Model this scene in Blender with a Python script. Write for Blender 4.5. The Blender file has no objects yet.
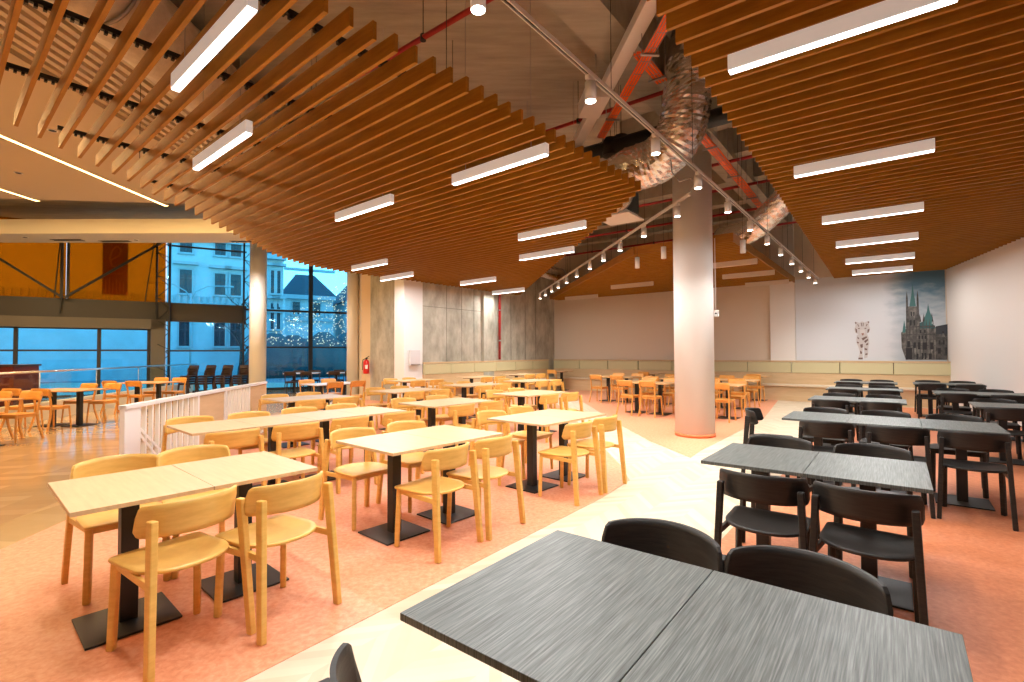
import bpy, bmesh, math, random
from mathutils import Vector, Matrix
random.seed(7)
SC = bpy.context.scene
COL = SC.collection
R = math.radians
PI = math.pi

# ------------------------------------------------------------------ helpers
def fr(e, n, ref):
    a = R(ref)
    return (e*math.cos(a)-n*math.sin(a), e*math.sin(a)+n*math.cos(a))
def inv(x, y, ref):
    a = R(ref)
    return (x*math.cos(a)+y*math.sin(a), -x*math.sin(a)+y*math.cos(a))

class MB:
    """collects solids in one bmesh"""
    def __init__(s): s.bm = bmesh.new()
    def box(s, c, d, rz=0, bev=0, mat=None):
        M = Matrix.Translation(c) @ (mat if mat is not None else Matrix.Rotation(rz, 4, 'Z')) @ Matrix.Diagonal((d[0], d[1], d[2], 1))
        r = bmesh.ops.create_cube(s.bm, size=1, matrix=M)
        if bev:
            ed = list({e for v in r['verts'] for e in v.link_edges})
            bmesh.ops.bevel(s.bm, geom=ed, offset=bev, segments=2, affect='EDGES', profile=.5)
        return s
    def bar(s, a, b, w, t, up=(0, 0, 1), bev=0, w2=None, t2=None):
        a, b = Vector(a), Vector(b); d = (b-a).normalized()
        u = Vector(up); x = d.cross(u)
        if x.length < 1e-4: x = d.cross(Vector((0, 1, 0)))
        x.normalize(); y = x.cross(d).normalized()
        w2 = w if w2 is None else w2; t2 = t if t2 is None else t2
        vs = []
        for p, ww, tt in ((a, w, t), (b, w2, t2)):
            for i, j in ((-1, -1), (1, -1), (1, 1), (-1, 1)):
                vs.append(s.bm.verts.new(p + x*i*ww/2 + y*j*tt/2))
        fs = [(3, 2, 1, 0), (4, 5, 6, 7)] + [(i, (i+1) % 4, 4+(i+1) % 4, 4+i) for i in range(4)]
        F = [s.bm.faces.new([vs[k] for k in f]) for f in fs]
        if bev:
            ed = list({e for f in F for e in f.edges})
            bmesh.ops.bevel(s.bm, geom=ed, offset=bev, segments=2, affect='EDGES', profile=.5)
        return s
    def tube(s, pts, r, seg=12, cap=True, smooth=True, rad=None, jit=0):
        P = [Vector(p) for p in pts]; rings = []
        prevx = None
        for i, p in enumerate(P):
            d = (P[min(i+1, len(P)-1)] - P[max(i-1, 0)]).normalized()
            if prevx is None:
                x = d.cross(Vector((0, 0, 1)))
                if x.length < 1e-3: x = Vector((1, 0, 0))
            else:
                x = prevx - d*prevx.dot(d)
            x.normalize(); prevx = x; y = d.cross(x)
            rr = rad[i] if rad else r
            rings.append([s.bm.verts.new(p + (x*math.cos(2*PI*k/seg) + y*math.sin(2*PI*k/seg))*(rr*(1+random.uniform(-jit, jit)))) for k in range(seg)])
        for a, b in zip(rings, rings[1:]):
            for k in range(seg):
                f = s.bm.faces.new((a[k], a[(k+1) % seg], b[(k+1) % seg], b[k])); f.smooth = smooth
        if cap:
            s.bm.faces.new(rings[0][::-1]); s.bm.faces.new(rings[-1])
        return s
    def cyl(s, c, r, h, seg=24, r2=None):
        return s.tube([(c[0], c[1], c[2]), (c[0], c[1], c[2]+h)], r, seg, rad=[r, r if r2 is None else r2])
    def prism(s, pts, z0, z1):
        lo = [s.bm.verts.new((p[0], p[1], z0)) for p in pts]
        hi = [s.bm.verts.new((p[0], p[1], z1)) for p in pts]
        n = len(pts)
        s.bm.faces.new(hi); s.bm.faces.new(lo[::-1])
        for i in range(n): s.bm.faces.new((lo[i], lo[(i+1) % n], hi[(i+1) % n], hi[i]))
        return s
    def poly(s, pts3):
        s.bm.faces.new([s.bm.verts.new(p) for p in pts3]); return s
    def build(s, name, mat, parent=None, loc=None, rz=0):
        bmesh.ops.recalc_face_normals(s.bm, faces=s.bm.faces[:])
        me = bpy.data.meshes.new(name); s.bm.to_mesh(me); s.bm.free()
        me.materials.append(mat)
        o = bpy.data.objects.new(name, me); COL.objects.link(o)
        if parent: o.parent = parent
        if loc is not None: o.location = loc
        if rz: o.rotation_euler.z = rz
        return o

def tag(o, label, cat, group=None, kind=None):
    o['label'] = label; o['category'] = cat
    if group: o['group'] = group
    if kind: o['kind'] = kind
    return o
def empty(name, loc=(0, 0, 0), rz=0):
    o = bpy.data.objects.new(name, None); COL.objects.link(o)
    o.location = loc; o.rotation_euler.z = rz; o.empty_display_size = .1
    return o
def struct(o): o['kind'] = 'structure'; return o
def kids(o): return [c for c in bpy.data.objects if c.parent is o]
KC = {}
def dup(root, loc, rz, label):
    if root.name not in KC:
        KC[root.name] = [(c, kids(c)) for c in kids(root)]
    r = root.copy(); COL.objects.link(r); r.location = loc; r.rotation_euler.z = rz; r['label'] = label; r.scale = (1, 1, 1)
    for ch, gs in KC[root.name]:
        c = ch.copy(); COL.objects.link(c); c.parent = r
        for g in gs:
            d = g.copy(); COL.objects.link(d); d.parent = c
    return r
class Proto:
    """first placement moves the original, later ones copy it"""
    def __init__(s, root): s.root = root; s.used = False
    def put(s, loc, rz, label):
        if not s.used:
            s.used = True
            s.root.location = loc; s.root.rotation_euler.z = rz; s.root['label'] = label
            return s.root
        return dup(s.root, loc, rz, label)

# ------------------------------------------------------------------ materials
def mat(name, color, rough=.5, metal=0, spec=.5, emit=None, estr=0):
    m = bpy.data.materials.new(name); m.use_nodes = True
    b = m.node_tree.nodes['Principled BSDF']
    b.inputs['Base Color'].default_value = (*color, 1); b.inputs['Roughness'].default_value = rough
    b.inputs['Metallic'].default_value = metal; b.inputs['Specular IOR Level'].default_value = spec
    if emit:
        b.inputs['Emission Color'].default_value = (*emit, 1); b.inputs['Emission Strength'].default_value = estr
    return m
def mixmat(name, stops, scale=(1, 1, 1), nscale=5, detail=4, rough=.5, spec=.5, metal=0, bump=0, coord='Object', dist=0.0, rot=0):
    m = mat(name, stops[0][1], rough, metal, spec); nt = m.node_tree; b = nt.nodes['Principled BSDF']
    tc = nt.nodes.new('ShaderNodeTexCoord'); mp = nt.nodes.new('ShaderNodeMapping')
    mp.inputs['Scale'].default_value = scale; mp.inputs['Rotation'].default_value = (0, 0, rot)
    no = nt.nodes.new('ShaderNodeTexNoise'); no.inputs['Scale'].default_value = nscale; no.inputs['Detail'].default_value = detail
    no.inputs['Roughness'].default_value = .62; no.inputs['Distortion'].default_value = dist
    cr = nt.nodes.new('ShaderNodeValToRGB')
    el = cr.color_ramp.elements
    while len(el) < len(stops): el.new(.5)
    for e, (p, c) in zip(el, stops): e.position = p; e.color = (*c, 1)
    L = nt.links.new
    L(tc.outputs[coord], mp.inputs[0]); L(mp.outputs[0], no.inputs['Vector']); L(no.outputs['Fac'], cr.inputs[0]); L(cr.outputs[0], b.inputs['Base Color'])
    if bump:
        bp = nt.nodes.new('ShaderNodeBump'); bp.inputs['Strength'].default_value = bump; bp.inputs['Distance'].default_value = .02
        L(no.outputs['Fac'], bp.inputs['Height']); L(bp.outputs[0], b.inputs['Normal'])
    return m
def math_node(nt, op, a, b=None):
    n = nt.nodes.new('ShaderNodeMath'); n.operation = op
    for i, v in enumerate((a, b)):
        if v is None: continue
        if isinstance(v, (int, float)): n.inputs[i].default_value = v
        else: nt.links.new(v, n.inputs[i])
    return n.outputs[0]
def plankmat(name, stops, rot, w, pw, rough, chevron=True, spec=.5):
    """chevron / straight parquet: board index -> tone"""
    m = mat(name, stops[0][1], rough, 0, spec); nt = m.node_tree; b = nt.nodes['Principled BSDF']
    tc = nt.nodes.new('ShaderNodeTexCoord'); mp = nt.nodes.new('ShaderNodeMapping'); mp.inputs['Rotation'].default_value = (0, 0, rot)
    sp = nt.nodes.new('ShaderNodeSeparateXYZ'); L = nt.links.new
    L(tc.outputs['Object'], mp.inputs[0]); L(mp.outputs[0], sp.inputs[0])
    u, v = sp.outputs[0], sp.outputs[1]
    un = math_node(nt, 'DIVIDE', u, w); fu = math_node(nt, 'FRACT', un); iu = math_node(nt, 'FLOOR', math_node(nt, 'MULTIPLY', un, 2.0))
    if chevron:
        off = math_node(nt, 'MULTIPLY', math_node(nt, 'ABSOLUTE', math_node(nt, 'SUBTRACT', fu, .5)), w*1.2)
    else:
        off = math_node(nt, 'MULTIPLY', iu, .37)
    vv = math_node(nt, 'DIVIDE', math_node(nt, 'ADD', v, off), pw)
    iv = math_node(nt, 'FLOOR', vv)
    wn = nt.nodes.new('ShaderNodeTexWhiteNoise'); wn.noise_dimensions = '2D'
    cb = nt.nodes.new('ShaderNodeCombineXYZ'); L(iu, cb.inputs[0]); L(iv, cb.inputs[1]); L(cb.outputs[0], wn.inputs['Vector'])
    no = nt.nodes.new('ShaderNodeTexNoise'); no.inputs['Scale'].default_value = 9; no.inputs['Detail'].default_value = 3
    L(mp.outputs[0], no.inputs['Vector'])
    s = math_node(nt, 'ADD', math_node(nt, 'MULTIPLY', wn.outputs['Value'], .75), math_node(nt, 'MULTIPLY', no.outputs['Fac'], .25))
    cr = nt.nodes.new('ShaderNodeValToRGB'); el = cr.color_ramp.elements
    while len(el) < len(stops): el.new(.5)
    for e, (p, c) in zip(el, stops): e.position = p; e.color = (*c, 1)
    L(s, cr.inputs[0]); L(cr.outputs[0], b.inputs['Base Color'])
    return m
def glassmat(name, tint, refl=.07):
    m = bpy.data.materials.new(name); m.use_nodes = True; nt = m.node_tree
    nt.nodes.remove(nt.nodes['Principled BSDF']); out = nt.nodes['Material Output']
    t = nt.nodes.new('ShaderNodeBsdfTransparent'); t.inputs[0].default_value = (*tint, 1)
    g = nt.nodes.new('ShaderNodeBsdfGlossy'); g.inputs['Roughness'].default_value = .03; g.inputs[0].default_value = (.9, .95, 1, 1)
    mx = nt.nodes.new('ShaderNodeMixShader'); mx.inputs[0].default_value = refl
    nt.links.new(t.outputs[0], mx.inputs[1]); nt.links.new(g.outputs[0], mx.inputs[2]); nt.links.new(mx.outputs[0], out.inputs[0])
    return m
def filmmat(name, tint, col, k):
    m = bpy.data.materials.new(name); m.use_nodes = True; nt = m.node_tree
    nt.nodes.remove(nt.nodes['Principled BSDF']); out = nt.nodes['Material Output']
    t = nt.nodes.new('ShaderNodeBsdfTransparent'); t.inputs[0].default_value = (*tint, 1)
    g = nt.nodes.new('ShaderNodeBsdfTranslucent'); g.inputs[0].default_value = (*col, 1)
    d = nt.nodes.new('ShaderNodeBsdfDiffuse'); d.inputs[0].default_value = (*col, 1)
    a = nt.nodes.new('ShaderNodeMixShader'); a.inputs[0].default_value = .6
    mx = nt.nodes.new('ShaderNodeMixShader'); mx.inputs[0].default_value = k
    L = nt.links.new
    L(g.outputs[0], a.inputs[1]); L(d.outputs[0], a.inputs[2]); L(t.outputs[0], mx.inputs[1]); L(a.outputs[0], mx.inputs[2]); L(mx.outputs[0], out.inputs[0])
    return m

M = {}
M['maple'] = mixmat('maple laminate', [(.3, (.57, .385, .205)), (.7, (.65, .46, .26))], (14, 1.2, 1), 3, 4, .38)
M['oak'] = mixmat('honey lacquered oak', [(.3, (.68, .385, .085)), (.7, (.79, .48, .125))], (3, 3, 14), 3, 4, .38)
M['beech'] = mixmat('orange stained beech', [(.3, (.62, .27, .05)), (.7, (.74, .36, .08))], (3, 3, 12), 3, 4, .38)
M['black_wood'] = mixmat('black stained ash', [(.3, (.006, .006, .006)), (.75, (.025, .021, .018))], (2, 2, 22), 4, 5, .48, spec=.35, bump=.08)
M['dark_wood'] = mat('dark walnut stain', (.035, .016, .010), .5)
M['grey_lam'] = mixmat('grey streaked laminate', [(.32, (.034, .041, .039)), (.5, (.092, .106, .101)), (.68, (.175, .195, .187))], (90, 2.2, 1), 2.4, 8, .42)
M['grey_edge'] = mat('dark laminate edge', (.07, .072, .07), .5)
M['maple_edge'] = mat('plywood edge', (.62, .40, .18), .5)
M['steel'] = mat('black powder coated steel', (.012, .011, .011), .45)
M['white_paint'] = mat('white wall paint', (.80, .77, .73), .7)
M['warm_lit_white'] = mat('warm lit white wall paint', (.72, .62, .50), .7)  # white back wall with the tan of its lighting put into the colour
M['beige_paint'] = mat('beige wall paint', (.66, .50, .32), .7)
M['col_white'] = mat('white column paint', (.84, .83, .81), .6)
M['lacquer'] = mat('white metal lacquer', (.80, .79, .77), .4)
M['concrete'] = mixmat('board formed concrete', [(.28, (.25, .235, .185)), (.5, (.40, .38, .31)), (.72, (.56, .53, .44))], (1, 1, .55), 2.6, 7, .85, bump=.25)
M['slab'] = mixmat('brown grey concrete slab', [(.25, (.28, .26, .21)), (.5, (.38, .35, .28)), (.75, (.47, .43, .36))], (.5, 3, 1), 2.0, 7, .9, bump=.2)
M['slat'] = mixmat('oak veneer slat', [(.3, (.28, .122, .010)), (.7, (.385, .176, .018))], (2, 14, 14), 2, 4, .5, spec=.2)
M['fascia'] = mixmat('oak veneer fascia', [(.3, (.27, .11, .020)), (.7, (.37, .165, .026))], (2, 2, 14), 2, 4, .5, spec=.2)
M['black_metal'] = mat('black carrier metal', (.012, .012, .012), .5)
M['lino'] = mixmat('marbled salmon linoleum', [(.30, (.63, .225, .11)), (.5, (.74, .31, .17)), (.70, (.80, .40, .245))], (1, 1, 1), 28, 10, .42, dist=.4)
M['lino_shaded'] = mixmat('shaded salmon linoleum', [(.30, (.54, .16, .062)), (.5, (.63, .21, .09)), (.70, (.70, .275, .135))], (1, 1, 1), 28, 10, .42, dist=.4)  # same salmon linoleum, darkened for light the black furniture soaks up
M['chevron'] = plankmat('pale chevron vinyl', [(.1, (.56, .45, .31)), (.5, (.64, .53, .385)), (.9, (.71, .60, .455))], R(38), .62, .09, .35)
M['parquet'] = plankmat('glossy brown parquet', [(.1, (.46, .30, .15)), (.5, (.54, .36, .185)), (.9, (.62, .42, .23))], R(-12), 1.1, .16, .10, False)
M['parquet_light'] = plankmat('light border parquet', [(.1, (.46, .30, .13)), (.9, (.62, .42, .20))], R(4), 1.6, .16, .2, False)
M['ply'] = mixmat('beech plywood panel', [(.3, (.58, .40, .22)), (.7, (.66, .48, .28))], (1, 1, 9), 2, 4, .5)
M['vinyl'] = mat('pale olive upholstery', (.58, .53, .31), .5)
M['red'] = mat('red enamel pipe', (.35, .012, .012), .45)
M['ext_red'] = mat('extinguisher red', (.60, .012, .010), .3)
M['white_label'] = mat('white label', (.8, .8, .8), .5)
M['orange'] = mat('orange cable sheath', (1.0, .15, .008), .5)
M['galv'] = mat('galvanised wire', (.35, .34, .33), .4, 1)
M['foil'] = mixmat('crumpled foil', [(.3, (.74, .71, .68)), (.7, (.90, .88, .86))], (1, 1, 1), 9, 6, .24, metal=1, bump=.25)
M['pipe_black'] = mat('black foam lagging', (.012, .018, .018), .55)
M['wrap'] = mixmat('crumpled duct wrap', [(.3, (.62, .53, .42)), (.7, (.80, .72, .60))], (1, 1, 1), 6, 6, .5, bump=.9)
M['deck'] = mat('coated steel deck', (.60, .50, .38), .5)
M['diffuser'] = mat('opal diffuser', (.9, .9, .9), .4, emit=(1, .96, .90), estr=7)
M['housing_glow'] = mat('glowing white housing', (.8, .8, .78), .5, emit=(1, .97, .92), estr=.30)  # faint glow put into the housing, standing in for light on its sides
M['opal_off'] = mat('opal diffuser unlit', (.75, .66, .56), .5)
M['lamp_disc'] = mat('spot lens', (1, 1, 1), .4, emit=(1, .93, .84), estr=25)
M['cove'] = mat('warm light strip', (1, .8, .5), .4, emit=(1, .66, .26), estr=9)
M['soffit'] = mat('taupe soffit paint', (.56, .47, .36), .8)
M['bulk'] = mat('white bulkhead paint', (.70, .64, .54), .7)
M['frame_grey'] = mat('anthracite steel', (.05, .05, .05), .6, spec=.25)
M['fascia_grey'] = mat('dark grey fascia panel', (.05, .048, .044), .5)
M['lintel_grey'] = mat('taupe aluminium', (.13, .12, .10), .5)
M['glass_blue'] = glassmat('blue tinted glazing', (.40, .88, 1.0), .045)
M['glass_clear'] = glassmat('clear balustrade glass', (.86, .93, .93), .06)
M['glass_orange'] = filmmat('orange film glazing', (.74, .35, .035), (.55, .24, .028), .24)
M['chrome'] = mat('brushed steel', (.6, .6, .6), .28, 1)
M['banner'] = mat('red banner cloth', (.50, .045, .03), .7)
M['banner_mark'] = mat('yellow banner print', (.95, .62, .12), .7)
M['burgundy'] = mat('burgundy panel', (.11, .012, .012), .4)
M['house'] = mixmat('pale stucco', [(.3, (.58, .60, .60)), (.7, (.70, .72, .72))], (1, 1, 1), 1.2, 5, .9)
M['house_trim'] = mat('stucco moulding', (.50, .52, .53), .9)
M['pane_dark'] = mat('dark window pane', (.03, .045, .06), .12)
M['roof'] = mat('dark slate roof', (.06, .075, .09), .8)
M['pave'] = mixmat('wet street paving', [(.3, (.20, .21, .22)), (.7, (.28, .29, .30))], (1, 1, 1), 2, 4, .6)
M['bark'] = mat('bare bark', (.05, .045, .04), .9)
M['hill'] = mixmat('dark wooded hillside', [(.3, (.05, .08, .09)), (.7, (.09, .13, .13))], (1, 1, 1), 1.5, 6, .9)
M['fairy'] = mat('fairy light bulb', (1, .8, .55), .5, emit=(1, .14, .03), estr=7)
M['skirt'] = mat('salmon skirting', (.72, .20, .07), .5)
M['plaster_mural'] = None

# ------------------------------------------------------------------ camera
cd = bpy.data.cameras.new('camera'); cam = bpy.data.objects.new('camera', cd); COL.objects.link(cam)
cd.sensor_width = 36; cd.lens = 36*492.5/1024; cd.clip_end = 200; cd.clip_start = .05
cam.matrix_world = Matrix.Translation((0, 0, 1.484)) @ Matrix.Rotation(PI/2+.024, 4, 'X') @ Matrix.Rotation(-.004, 4, 'Z')
SC.camera = cam

G = -38.0          # room grid: e runs to the right along the mural wall, n away from the camera
LT = 48.5          # the wooden tables' axis
def g(e, n): return fr(e, n, G)

# ------------------------------------------------------------------ room shell
C_FAR = g(-11.4, 17.5); C_RIGHT = g(1.07, 17.5)
WD = (math.cos(R(64.5)), math.sin(R(64.5)))            # right wall direction
def wallseg(name, a, b, z0, z1, m, th=.2, side=1):
    a, b = Vector((*a, 0)), Vector((*b, 0)); d = (b-a); L = d.length; d.normalize(); nrm = Vector((-d.y, d.x, 0))*side
    q = [a, b, b+nrm*th, a+nrm*th]
    return struct(MB().prism([(p.x, p.y) for p in q], z0, z1).build(name, m))
H = 6.0
f_pts = [(-24, -6), (16, -6), (16, 24), (-24, 26)]
struct(MB().prism(f_pts, -.2, 0).build('floor', M['chevron']))
# salmon zones
def zone(name, pts, z, m): return struct(MB().prism(pts, -.02, z).build(name, m))
arc = [(-3.45, -.2), (-3.75, 2.5), (-3.92, 3.9), (-4.02, 4.6), (-4.25, 6.2), (-4.55, 8.4), (-4.85, 10.6), (-5.05, 12.2), (-5.0, 13.6), (-4.9, 15.95)]
zone('floor', arc + [(-4.3, 15.6), (-3.5, 14.9), (-2.7, 15.1), (.9, 19.7), (1.25, 16), (1.43, 9.5), (1.42, 6.4), (1.36, 5.75), g(-2.40, 4.6), g(-2.36, 1), g(-2.35, -2.3)], .003, M['lino'])
zone('floor', [(2.5, 6.95), g(-2.35, 7.6), g(-2.35, 12), g(-2.9, 17.0), g(-10.9, 17.0), (2.15, 14), (2.2, 10.2), (2.3, 8.25)], .003, M['lino'])
def rw(n_, ref=G):     # right wall e at given n
    ang = R(64.5-ref); n0 = inv(*C_RIGHT, ref)
    return n0[0] + (n_-n0[1])*math.cos(ang)/math.sin(ang)
zone('floor', [g(-1.12, -4), g(-1.12, 16.7), g(rw(16.7)-.02, 16.7), g(rw(-4)-.02, -4)], .003, M['lino_shaded'])
band = [(x-.55, y) for x, y in arc]
zone('floor', [(-23, -6), (-4.4, -6)] + [(x-.5, y) for x, y in arc[:-1]] + [(-5.6, 17), (-7.1, 21.7), (-16.6, 15.9), (-23, 12)], .002, M['parquet'])
zone('floor', [(x-.5, y) for x, y in arc[:-1]] + arc[:-1][::-1], .0015, M['parquet_light'])

# walls
wallseg('wall_back', C_FAR, C_RIGHT, 0, H, M['warm_lit_white'])
P_END = (C_RIGHT[0]-WD[0]*21, C_RIGHT[1]-WD[1]*21)
wallseg('wall_right', P_END, C_RIGHT, 0, H, M['white_paint'], side=-1)
LW0 = (-2.75, 15.0)
wallseg('wall_left', LW0, C_FAR, 0, H, M['concrete'], .25)
# pilaster on the back wall, left of the mural
a, b = g(-3.16, 17.38), g(-2.47, 17.38); c_, d_ = g(-2.47, 17.52), g(-3.16, 17.52)
struct(MB().prism([a, b, c_, d_], 0, H).build('pilaster', M['white_paint']))
struct(MB().prism([(-2.72, 14.98), (-3.17, 14.46), (-3.52, 14.73), (-3.0, 15.4)], 0, H).build('pillar', M['col_white']))
struct(MB().prism([(-3.50, 14.95), (-4.53, 15.75), (-4.3, 16.05), (-3.27, 15.25)], 0, H).build('concrete_pier', M['concrete']))
struct(MB().prism([(-4.53, 15.75), (-4.90, 16.03), (-7.05, 21.9), (-6.7, 22.0), (-4.6, 16.3)], 0, H).build('wall_side', M['beige_paint']))
# concrete joints on left wall (recess lines)
dw = Vector((C_FAR[0]-LW0[0], C_FAR[1]-LW0[1], 0)); LWL = dw.length; dw.normalize(); nw = Vector((dw.y, -dw.x, 0))
def lw(s, off, z): p = Vector((*LW0, 0))+dw*s+nw*off; return (p.x, p.y, z)
mb = MB()
for s in (1.05, 1.75, 2.35, 2.75, 3.35, 4.4, 5.3, 6.0): mb.bar(lw(s, .002, 0), lw(s, .002, H), .012, .006, up=tuple(dw))
mb.bar(lw(0, .002, 2.93), lw(2.7, .002, 2.93), .006, .012)
struct(mb.build('trim_1', mat('concrete joint shadow gap', (.13, .12, .10), .9)))
struct(MB().box(lw(3.0, .06, 3.0), (.55, .12, 6), R(52)).build('concrete_rib', M['concrete']))
# enclosure out of frame
wallseg('wall_rear', (-24, -6), P_END, 0, H, M['white_paint'], side=-1)
wallseg('wall_mall', (-23, -6), (-23, 12.1), 0, H, M['white_paint'])
# slab ceiling with downstand beams
struct(MB().prism([(-24, -6), (16, -6), (16, 24), (-6.5, 22.3), (-24, 12)], H, H+.2).build('ceiling', M['slab']))
def gbeam(name, e0, n0, e1, n1, w, z0, z1, m):
    a, b = g(e0, n0), g(e1, n1)
    return struct(MB().bar((*a, (z0+z1)/2), (*b, (z0+z1)/2), w, z1-z0).build(name, m))
gbeam('ceiling_beam', -2.75, 4.2, -2.75, 17.4, .5, 5.35, H, M['slab'])
for k, n in enumerate((9.0, 10.6, 12.3, 14.0, 15.8)):
    gbeam('ceiling_beam', -11.3 if n > 9.5 else -4.2, n, 1.2, n, .35, 5.45, H, M['slab'])
# upper wall panel band above the mural and bench wall is the wall itself

# main column
COLP = (3.253, 8.81)
col = struct(MB().cyl((*COLP, 0), .335, H, 64).build('column', M['col_white']))
struct(MB().cyl((*COLP, 0), .340, .065, 64).build('column_skirting', M['skirt'], col))
sen = tag(MB().box((COLP[0]+.335, COLP[1]-.17, 2.16), (.09, .05, .12), R(-30), .008).build('wall_sensor', M['lacquer']), 'small white sensor box with a dark lens on the white column', 'sensor')
MB().cyl((0, 0, 0), .014, .01, 16).build('lens', M['black_metal'], sen)
k = sen.children[0]; k.matrix_local = Matrix.Translation((COLP[0]+.323, COLP[1]-.192, 2.16)) @ Matrix.Rotation(R(-30), 4, 'Z') @ Matrix.Rotation(PI/2, 4, 'X')
MB().tube([(COLP[0]+.34, COLP[1]-.14, 2.22), (COLP[0]+.34, COLP[1]-.14, 3.5)], .008, 8).build('conduit', M['lacquer'], sen)
struct(MB().cyl((-8.88, 17.2, 0), .27, H, 40).build('column', M['col_white']))
struct(MB().cyl((-5.62, 17.4, 0), .21, H, 40).build('column', M['col_white']))

# red standpipe on concrete wall
o = tag(MB().tube([lw(3.62, .10, 1.25), lw(3.62, .10, 5.9)], .045, 16).build('standpipe', M['red']), 'red vertical fire standpipe on the bare concrete wall', 'pipe')
mb = MB()
for z in (1.9, 3.0, 4.4): mb.cyl(lw(3.62, .10, z), .052, .05, 16)
mb.build('pipe_clamp', M['galv'], o)
# white cabinet on pillar
pd = Vector((.4467, .518, 0)).normalized()
pm = Vector((-2.945, 14.72, 0)); pn = Vector((pd.y, -pd.x, 0))
o = tag(MB().box((pm.x+pn.x*.05, pm.y+pn.y*.05, 1.35), (.38, .09, .45), math.atan2(pd.y, pd.x), .012).build('wall_cabinet', mat('cabinet white', (.68, .68, .70), .5)), 'white wall cabinet on the white pillar beside the concrete wall', 'cabinet')
MB().box((pm.x+pn.x*.1, pm.y+pn.y*.1, 1.15), (.34, .02, .02), math.atan2(pd.y, pd.x)).build('grille', M['galv'], o)

# fire extinguisher
ex = tag(empty('fire_extinguisher', (-4.62, 15.62, .84)), 'red fire extinguisher hanging on the beige wall by the windows', 'fire extinguisher')
MB().tube([(0, 0, 0), (0, 0, .02), (0, 0, .36), (0, 0, .42), (0, 0, .45)], .1, 24, rad=[.085, .095, .095, .07, .03]).build('cylinder_body', M['ext_red'], ex)
MB().cyl((0, 0, .45), .03, .06, 12).bar((0, 0, .5), (.10, -.02, .56), .03, .015).bar((0, 0, .48), (.10, -.02, .50), .02, .012).build('valve_head', M['black_metal'], ex)
MB().tube([(-.03, 0, .48), (-.1, -.02, .44), (-.12, -.03, .3), (-.11, -.04, .12)], .012, 8).build('hose', M['black_metal'], ex)
MB().box((.03, -.094, .22), (.08, .012, .12), R(10)).build('instruction_label', M['white_label'], ex)

# ------------------------------------------------------------------ mural
MW = 17.47
def mu(e, z, off=0.0):
    p = g(e, MW-off); return (p[0], p[1], z)
def mural_mat():
    m = mat('printed mural paper', (.7, .7, .72), .6); nt = m.node_tree; b = nt.nodes['Principled BSDF']; L = nt.links.new
    at = nt.nodes.new('ShaderNodeTexCoord'); mp = nt.nodes.new('ShaderNodeMapping')
    sp = nt.nodes.new('ShaderNodeSeparateXYZ'); L(at.outputs['UV'], sp.inputs[0])
    no = nt.nodes.new('ShaderNodeTexNoise'); no.inputs['Scale'].default_value = 5; no.inputs['Detail'].default_value = 6
    L(at.outputs['UV'], mp.inputs[0]); mp.inputs['Scale'].default_value = (2, 3, 1); L(mp.outputs[0], no.inputs['Vector'])
    t = math_node(nt, 'ADD', sp.outputs[0], math_node(nt, 'MULTIPLY', math_node(nt, 'SUBTRACT', no.outputs['Fac'], .5), .12))
    cr = nt.nodes.new('ShaderNodeValToRGB'); el = cr.color_ramp.elements
    el.new(.5); el.new(.6)
    for e_, (p, c) in zip(el, [(.0, (.66, .68, .71)), (.66, (.60, .63, .66)), (.76, (.34, .41, .46)), (.9, (.14, .22, .28))]): e_.position = p; e_.color = (*c, 1)
    L(t, cr.inputs[0])
    # cloud band low, darker blue high (printed sky)
    c2 = nt.nodes.new('ShaderNodeValToRGB'); e2 = c2.color_ramp.elements
    e2[0].position = .45; e2[0].color = (.45, .51, .55, 1); e2[1].position = .85; e2[1].color = (.07, .165, .24, 1)
    tv = math_node(nt, 'ADD', sp.outputs[1], math_node(nt, 'MULTIPLY', math_node(nt, 'SUBTRACT', no.outputs['Fac'], .5), .5)); L(tv, c2.inputs[0])
    mx = nt.nodes.new('ShaderNodeMix'); mx.data_type = 'RGBA'
    f = nt.nodes.new('ShaderNodeMapRange'); f.inputs[1].default_value = .62; f.inputs[2].default_value = .82; L(t, f.inputs[0])
    L(f.outputs[0], mx.inputs[0]); L(cr.outputs[0], mx.inputs[6]); L(c2.outputs[0], mx.inputs[7]); L(mx.outputs[2], b.inputs['Base Color'])
    return m
MUR0, MUR1, MZ0, MZ1 = -2.46, 1.045, 1.215, 3.72
me = bpy.data.meshes.new('mural'); bm = bmesh.new(); uvl = bm.loops.layers.uv.new('UVMap')
vs = []
for off in (.0, -.03):
    vs.append([bm.verts.new(mu(e, z, off)) for e, z in ((MUR0, MZ0), (MUR1, MZ0), (MUR1, MZ1), (MUR0, MZ1))])
f = bm.faces.new(vs[0])
for l, uv in zip(f.loops, ((0, 0), (1, 0), (1, 1), (0, 1))): l[uvl].uv = uv
for i in range(4): bm.faces.new((vs[0][i], vs[1][i], vs[1][(i+1) % 4], vs[0][(i+1) % 4]))
bm.to_mesh(me); bm.free(); me.materials.append(mural_mat())
mural = bpy.data.objects.new('wall_mural', me); COL.objects.link(mural)
tag(mural, 'large printed mural of a white tiger and a spired town hall above the bench', 'mural')
INK = {k: mat('mural ink '+k, c, .6) for k, c in dict(fur=(.52, .49, .48), stripe=(.16, .10, .085), nose=(.30, .15, .12), muzzle=(.60, .56, .54), stone=(.055, .052, .05),
       stone2=(.10, .096, .09), copper=(.045, .15, .15), copper2=(.03, .095, .10), dark=(.012, .012, .015), slate=(.025, .032, .042), mist=(.40, .41, .42)).items()}
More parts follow.
